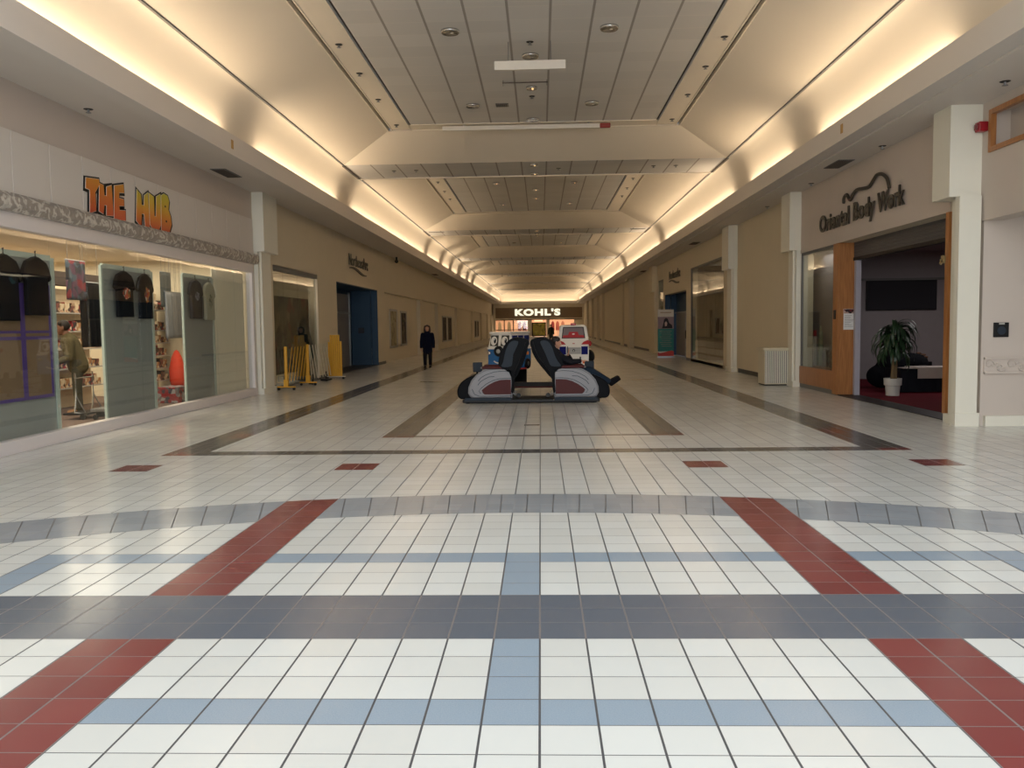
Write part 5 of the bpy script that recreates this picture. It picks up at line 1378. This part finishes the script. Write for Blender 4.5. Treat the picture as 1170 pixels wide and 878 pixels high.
for k in range(3): gg.box(AX - .19, AX + .19, fy - .04, fy - .02, .885 + .05 * k, .892 + .05 * k)
aobj('grille_bar', gg, M_grey)
aobj('grille_emblem', G().lathe([(0, -.012), (.03, -.01), (.034, 0)], (AX, fy - .03, .945), 'y', 18), M_black, True)
aobj('emblem_centre', G().ball((AX, fy - .044, .94), (.018, .005, .016), 10), M_white)
front([(-.03, 1.115), (.03, 1.115), (.03, 1.135), (-.03, 1.135)], 'bonnet_badge', M_red, .01)
for k in range(3):
    a = k * PI / 3 + .3
    pass
sg_ = G()
for a in (.4, 1.25, 2.3): sg_.prism([(AX - .22 + .1 * math.cos(a) + .018 * math.sin(a), .72 + .1 * math.sin(a) - .018 * math.cos(a)), (AX - .22 + .1 * math.cos(a) - .018 * math.sin(a), .72 + .1 * math.sin(a) + .018 * math.cos(a)), (AX - .22 - .1 * math.cos(a) - .018 * math.sin(a), .72 - .1 * math.sin(a) + .018 * math.cos(a)), (AX - .22 - .1 * math.cos(a) + .018 * math.sin(a), .72 - .1 * math.sin(a) - .018 * math.cos(a))], 'y', fy - .03 - a * .001, fy - .008)
aobj('dark_star_mark', sg_, M_black)
front([(-.14, .60), (.11, .60), (.11, .68), (-.14, .68)], 'yellow_label', mat('yellow label', (170, 130, 40), .5), .012)
front([(.23, .60), (.34, .60), (.34, .66), (.23, .66)], 'orange_label', mat('orange label', (224, 110, 40), .5), .012)
front([(.155, .58), (.19, .58), (.19, .78), (.155, .78)], 'dark_strip', M_black, .012)
aobj('bumper', G().box(AX - .38, AX + .36, fy - .07, fy + .05, .40, .48, .02), M_silver)
aobj('bumper_gap', G().box(AX - .36, AX + .2, fy - .03, fy, .485, .51), M_maroon)
aobj('roof_light', G().box(AX - .07, AX + .07, fy + .12, fy + .22, 1.60, 1.66, .015), M_red)
aobj('pedestal', G().box(AX - .3, AX + .3, fy + .12, fy + .9, .06, .37, .02), M_navy); aobj('base_plate', G().box(AX - .36, AX + .36, fy + .05, fy + 1.0, 0, .06, .01), M_black)
for sx in (-1, 1):
    for yy in (.22, .8):
        aobj('tyre', G().lathe([(.05, -.03), (.11, -.03), (.12, 0), (.11, .03), (.05, .03)], (AX + sx * .39, fy + yy, .42), 'x', 20), M_black, True)
# motorbike ride peeping out on the right
mb = thing('motorbike_ride', 'toy motorbike ride showing one black wheel beside the ambulance ride', 'ride', (1.24, 23.62, -.0), None, math.radians(50))
def mobj(n_, g_, m_, sm=False): return obj(n_, g_, m_, mb, sm, local=True)
mobj('front_tyre', G().lathe([(.13, -.03), (.17, -.035), (.195, -.02), (.195, .02), (.17, .035), (.13, .03)], (0, -.28, .74), 'x', 26), M_black, True)
mobj('front_rim', G().lathe([(0, -.03), (.03, -.03), (.05, -.012), (.13, -.012), (.13, .012), (.05, .012), (.03, .03), (0, .03)], (0, -.28, .74), 'x', 20), M_steel, True)
mobj('fork', G().tube([(-.05, -.28, .74), (-.05, -.12, 1.06)], .014, 8).tube([(.05, -.28, .74), (.05, -.12, 1.06)], .014, 8), M_chrome)
mobj('front_fender', G().strip([(-.28 + .215 * math.cos(a), .74 + .215 * math.sin(a)) for a in [.5 + k * .18 for k in range(9)]], -.05, .05, axis='x'), M_beige)
mobj('handlebar', G().tube([(-.22, -.05, 1.10), (-.06, -.12, 1.06), (.06, -.12, 1.06), (.22, -.05, 1.10)], .015, 8), M_black)
mobj('tank', G().ball((0, .05, 0.93), (.11, .2, .1), 14), M_white, True)
mobj('seat', G().ball((0, .34, 0.90), (.1, .2, .05), 14), M_black, True)
mobj('engine', G().box(-.08, .08, -.05, .3, .68, .95, .03), M_grey)
mobj('rear_tyre', G().lathe([(.13, -.03), (.17, -.035), (.195, -.02), (.195, .02), (.17, .035), (.13, .03)], (0, .42, .74), 'x', 26), M_black, True)
mobj('pedestal', G().box(-.12, .12, -.1, .35, .06, .7, .02), M_navy); mobj('base_plate', G().box(-.25, .25, -.45, .6, 0, .06, .01), M_black)

# ------------------------------------------------------------------ ceiling fixtures
def downlight(x, y, z, r, label, group, lit=False):
    t = thing('downlight', label, 'downlight', (x, y, z), group)
    obj('trim_ring', G().lathe([(r * .8, 0), (r, -.012), (r * 1.12, -.008), (r * 1.12, 0)], (x, y, z), 'z', 24), M_trim, t, True)
    obj('reflector', G().lathe([(r * .82, -.002), (r * .7, .09), (r * .35, .15), (0, .16)], (x, y, z - .011), 'z', 24), M_chrome if not lit else mat('warm reflector', (230, 190, 130), .3), t, True)
    obj('lamp', G().ball((x, y, z + .03), (r * .4, r * .4, .03), 12), (mat('warm lamp', (255, 214, 150), .4, emit=2.5) if lit else M_white), t, True)
    return t
d0 = None
# holes are not cut: fixtures hang just below the panels
ZD = ZT - .165
def dl_at(x, y, z, r, label, group, lit=False):
    t = downlight(0, 0, 0, r, label, group, lit); t.location = (x, y, z); return t
proto_big = dl_at(-1.4, 15.33, ZT - .0, .13, 'large chrome downlight left of the hanging white panel', 'large downlights on the nearest ceiling')
ZR = ZT
# recess wells so that the cans read as set into the ceiling
def flat_downlight(x, y, z, r, label, group, lit=False):
    """shallow can under the panel: ring, dished reflector, lamp"""
    t = thing('downlight', label, 'downlight', (x, y, z), group)
    obj('trim_ring', G().lathe([(r * .86, -.045), (r * 1.0, -.05), (r * 1.1, -.03), (r * 1.1, 0), (r * .86, 0)], (x, y, z), 'z', 24), M_chrome, t, True)
    obj('reflector', G().lathe([(r * .88, -.04), (r * .6, -.012), (0, -.004)], (x, y, z), 'z', 24), (mat('warm reflector', (235, 190, 130), .3) if lit else mat('dark reflector', (58, 54, 50), .3)), t, True)
    obj('lamp', G().ball((x + r * .2, y, z - .03), (r * .3, r * .3, .022), 12), (mat('warm lamp', (255, 205, 140), .4, emit=2.0) if lit else M_white), t, True)
    return t
for ch in list(proto_big.children): bpy.data.objects.remove(ch)
bpy.data.objects.remove(proto_big)
GB = 'downlights in the nearest coffer'
p0 = flat_downlight(-1.4, 15.33, ZT, .15, 'chrome downlight left of the short hanging white panel', GB)
dup(p0, (1.4, 15.33, ZT), 'chrome downlight right of the short hanging white panel', GB)
dup(p0, (0, 16.79, ZT), 'chrome downlight just above the short hanging white panel', GB)
flat_downlight(0, 18.99, ZT, .11, 'warm glowing downlight behind the short hanging white panel', GB, True)
dup(p0, (-1.4, 20.39, ZT), 'chrome downlight left of centre towards the long white bar', GB)
dup(p0, (1.4, 20.39, ZT), 'chrome downlight right of centre towards the long white bar', GB)
dup(p0, (0, 21.87, ZT), 'pale round disc light just before the long white bar', GB)
p1 = flat_downlight(-1.42, 31.3, ZT, .11, 'small lit downlight in the ceiling of the second coffer', 'lit downlights of the second coffer', True)
for (x_, y_) in ((1.42, 31.4), (0, 32.9), (0, 35.1), (-1.42, 36.7), (1.42, 36.7)): dup(p1, (x_, y_, ZT))
lbl3 = 'small lit downlight in the ceiling of the third coffer'
q1 = dup(p1, (-1.45, 53.5, ZT), lbl3, 'lit downlights of the third coffer'); dup(p1, (1.45, 53.8, ZT), lbl3, 'lit downlights of the third coffer'); dup(p1, (0, 49.5, ZT), lbl3, 'lit downlights of the third coffer')
for x_ in (-1.45, 1.45): dup(p1, (x_, 70.5, ZT), 'small lit downlight in the ceiling of the fourth coffer', 'lit downlights of the fourth coffer')
for k, y_ in enumerate((24.8, 26.2)): dup(p1, (0, y_, ZC), ['pale downlight on the near edge of the first cross band', 'pale downlight on the far edge of the first cross band'][k], 'downlights on the first cross band')
for k, y_ in enumerate((41.6, 43.0)): dup(p1, (0, y_, ZC), ['downlight on the near edge of the second cross band', 'downlight on the far edge of the second cross band'][k], 'downlights on the second cross band')

sp0 = None
def sprinkler(x, y, z, label, group):
    global sp0
    if sp0 is None:
        t = thing('sprinkler_head', label, 'sprinkler', (x, y, z), group)
        obj('escutcheon', G().lathe([(.0, -.006), (.06, -.006), (.07, 0)], (x, y, z), 'z', 14), M_black, t)
        obj('nozzle', G().tube([(x, y, z), (x, y, z - .05)], .018, 8).lathe([(0, -.06), (.04, -.056), (.04, -.05), (0, -.05)], (x, y, z), 'z', 12), M_steel, t)
        sp0 = t; return t
    return dup(sp0, (x, y, z), label, group)
for y_ in (15.92, 17.71, 19.73, 22.2): sprinkler(-3.52, y_, ZT, 'dark sprinkler head in the left ceiling strip', 'sprinklers of the left strip')
for y_ in (16.01, 17.79, 19.89, 22.2): sprinkler(3.55, y_, ZT, 'dark sprinkler head in the right ceiling strip', 'sprinklers of the right strip')
for y_ in (16.03, 19.74): sprinkler(0, y_, ZT, 'dark sprinkler head on the ceiling centre line', 'sprinklers on the centre line')
for x_, y_, lab in ((.72, 25.5, 'sprinkler head on the first cross band, right of centre'),): sprinkler(x_, y_, ZC, lab, 'sprinklers on the first cross band')
for x_ in (-4.15, -3.49, 3.5, 4.15): sprinkler(x_, 25.4, ZC, 'sprinkler head near an end of the first cross band', 'sprinklers on the first cross band')
sprinkler(-6.6, 12.76, SL, 'sprinkler head under the left soffit above the shop sign', 'sprinklers under the soffits')
for y_, lab in ((11.89, 'nearest sprinkler under the right soffit, above the oak frame'), (16.0, 'sprinkler under the right soffit above the raised letters'), (20.1, 'sprinkler under the right soffit left of the square vent'), (23.9, 'sprinkler under the right soffit beyond the boxed column')): sprinkler(6.42, y_, SR, lab, 'sprinklers under the soffits')
for y_ in (30.9, 33.0, 35.0): sprinkler(-3.5, y_, ZT, 'tiny sprinkler in the left strip of the second coffer', 'sprinklers of the second coffer left'); sprinkler(3.5, y_, ZT, 'tiny sprinkler in the right strip of the second coffer', 'sprinklers of the second coffer right')

def vent(x, y, z, wx, wy, label):
    t = thing('air_vent', label, 'vent', (x, y, z), 'soffit air vents')
    obj('vent_frame', G().box(x - wx / 2, x + wx / 2, y - wy / 2, y + wy / 2, z - .012, z), M_grey, t)
    gg = G(); n = max(4, int(wx / .045))
    for k in range(n):
        xx = x - wx / 2 + .02 + (wx - .04) * k / n
        gg.box(xx, xx + .02, y - wy / 2 + .03, y + wy / 2 - .03, z - .02, z - .01)
    obj('louvre', gg, M_slot, t)
vent(-6.5, 18.1, SL, .32, 1.0, 'dark air vent in the left soffit after the shop sign')
vent(6.22, 17.7, SR, .32, .9, 'dark air vent in the right soffit above the raised letters')
vent(6.3, 34.3, SR, .3, 1.0, 'dark air vent in the right soffit above the large dark window')
vent(6.35, 51.7, SR, .3, 1.2, 'farthest dark air vent in the right soffit')
vent(-6.5, 54, SL, .3, 1.2, 'dark air vent far along the left soffit')
vent(-.71, 20.44, ZT, .3, .3, 'square pale grille in the nearest coffer ceiling')
vent(-4.9, 41.8, ZC, .75, .18, 'slot vent at the left end of the second cross band')
vent(4.9, 41.8, ZC, .75, .18, 'slot vent at the right end of the second cross band')
cm = thing('dome_camera', 'small black dome camera hanging from the left soffit', 'camera', (-6.62, 40.2, SL))
obj('mount', G().tube([(-6.62, 40.2, SL), (-6.62, 40.2, SL - .15)], .05, 10), M_black, cm); obj('dome', G().ball((-6.62, 40.2, SL - .2), .09, 14), M_black, cm, True)

hp_ = thing('hanging_panel', 'short white panel hung from two rods below the ceiling', 'panel', (0, 16, 6.3))
obj('panel', G().box(-.66, .65, 15.96, 16.04, 6.31, 6.47, .006), M_white, hp_)
for x_ in (-.4, .38): obj('rod', G().tube([(x_, 16, 6.46), (x_, 16, ZT)], .008, 6), M_steel, hp_)
bk = thing('ceiling_rail', 'thin dark rail with drop ends behind the short white panel', 'rail', (-.13, 18.45, ZT))
obj('rail', G().tube([(-.62, 18.45, ZT - .05), (.35, 18.45, ZT - .05)], .012, 8), M_slot, bk)
for x_ in (-.6, .33): obj('drop', G().tube([(x_, 18.45, ZT), (x_, 18.45, ZT - .12)], .008, 6), M_grey, bk)
lb = thing('long_white_bar', 'long white light bar across the ceiling at the coffer end', 'light bar', (-.19, 22.3, 6.7))
obj('housing', G().box(-2.34, 1.715, 22.26, 22.34, 6.665, 6.775, .008), M_white, lb)
for x_ in (-1.8, 1.4): obj('bracket', G().box(x_, x_ + .05, 22.28, 22.32, 6.77, ZT), M_lgrey, lb)
obj('red_tip', G().box(1.72, 1.99, 22.25, 22.35, 6.66, 6.78, .02), mat('dull red lens', (150, 50, 44), .4), lb, label='dull red end of the bar')
for sg, y_, lab in ((-1, 15.77, 'small tan tag on the left bulkhead face'), (1, 15.52, 'small tan tag on the right bulkhead face')):
    one('bulkhead_tag', G().box(sg * (XF - .012), sg * XF, y_ - .05, y_ + .05, 4.94, 5.1, .003), mat('tan tag', (176, 136, 76), .6), lab, 'tag', (sg * XF, y_, 4.94))
st_ = thing('fire_strobe', 'red fire alarm strobe on the wall beside the oak framed opening', 'alarm', (6.7, 13.0, 4.4))
obj('housing', G().box(6.62, 6.76, 12.94, 13.08, 4.38, 4.52, .015), mat('alarm red', (150, 20, 34), .35), st_)
obj('lens', G().box(6.60, 6.63, 12.96, 13.06, 4.41, 4.49, .01), mat('alarm lens', (120, 30, 40), .2), st_)
wo = thing('wall_outlet_box', 'black square wall device on the putty wall at the right edge', 'device', (7.06, 13.04, 1.45))
obj('plate', G().box(6.95, 7.17, 13.02, 13.05, 1.34, 1.56, .006), M_black, wo)
obj('dial', G().lathe([(0, -.01), (.06, -.008), (.065, 0)], (7.06, 13.02, 1.44), 'y', 18), M_slate, wo); obj('tab', G().box(7.02, 7.10, 13.012, 13.02, 1.53, 1.555), M_lgrey, wo)
one('door_latch', G().tube([(6.47, 13.68, 2.56), (6.43, 13.66, 2.55), (6.42, 13.66, 2.50), (6.45, 13.66, 2.48)], .014, 8).box(6.46, 6.5, 13.64, 13.7, 2.5, 2.62), mat('brass', (170, 150, 110), .4, metal=.6), 'small brass hook on the column beside the right doorway', 'hook', (6.46, 13.67, 2.5))

# ------------------------------------------------------------------ light
def area(name, loc, sx, sy, power, col, rot):
    l = bpy.data.lights.new(name, 'AREA'); l.shape = 'RECTANGLE'; l.size = sx; l.size_y = sy; l.energy = power; l.color = col
    o = bpy.data.objects.new(name, l); C.objects.link(o); o.location = loc; o.rotation_euler = rot; return o
WARM = (1.0, .79, .55)
PM = 8.6    # watts per metre of cove tube
def cove(sg, gaps, y0=7.8, y1=YE - 1.4):
    y = y0
    for a, b in [(p - .25, q + .25) for p, q in gaps] + [(y1, y1)]:
        ln = a - y
        if ln > .3:
            o = area('cove_tube', (sg * 5.72, y + ln / 2, 5.15), ln, .05, PM * ln, WARM, (0, 0, 0))
            # long axis along y, shining up and a little outward
            d = Vector((sg * .1, 0, 1)).normalized()
            zx = -d; xx = Vector((0, 1, 0)); yx = zx.cross(xx)
            o.matrix_world = Matrix(((xx.x, yx.x, zx.x, o.location.x), (xx.y, yx.y, zx.y, o.location.y), (xx.z, yx.z, zx.z, o.location.z), (0, 0, 0, 1)))
        y = b
cove(-1, [(16.3, 17.7), (25.3, 26.8), (44.0, 45.0), (50.6, 52.0), (55.8, 57.4), (61.4, 64.0), (68.2, 70.2), (73.8, 76.2), (96, 97), (100, 101)])
cove(1, [(10.6, 11.8), (17.9, 19.3), (23.5, 25.0), (39.2, 40.5), (56.2, 57.8), (77.6, 79.6), (94, 96), (106, 107.5)])
o = area('cove_tube', (0, YE - .75, 5.05), 11, .05, PM * 11 * .7, WARM, (PI, 0, 0))
area('skylight', (1.5, -3.6, 9.4), 19, 18, 1750, (.90, .97, 1.0), (0, 0, 0))
area('corridor_fill', (0, -13.8, 4.6), 20, 8, 2500, (.92, .96, 1.0), (PI / 2, 0, 0))  # added fill behind the camera, lifts the dim middle of the corridor
area('shop_light', (-9.6, 14.5, 3.25), 5, 11, 520, (1, .86, .66), (0, 0, 0))
area('shop_light', (-12, 16, 3.2), 1, 8, 160, (1, .82, .6), (0, 0, 0))
area('shop_light', (11, 19.5, 3.4), 3, 3, 60, (1, .94, .94), (0, 0, 0))
area('store_light', (0, YE + 4, 3.45), 16, 6, 900, (1, .8, .62), (0, 0, 0))
area('room_light', (7.15, 20.9, 3.3), .3, 2.2, 12, (1, .95, .9), (0, 0, 0))  # added lamp, brightens the goods behind the right shop glass
area('room_light', (-8.2, 24.5, 3.4), 1.5, 3, 55, (1, .85, .7), (0, 0, 0))
area('room_light', (7.8, 33.5, 4.0), 1.2, 5, 45, (1, .8, .6), (0, 0, 0))

w = bpy.data.worlds.new('world'); scn.world = w; w.use_nodes = True
w.node_tree.nodes['Background'].inputs[0].default_value = (.75, .85, 1, 1); w.node_tree.nodes['Background'].inputs[1].default_value = .3

vs = scn.view_settings
scn.display_settings.display_device = 'sRGB'
vs.view_transform = 'Standard'; vs.look = 'None'; vs.exposure = 0.12; vs.gamma = 1.0; vs.use_curve_mapping = False
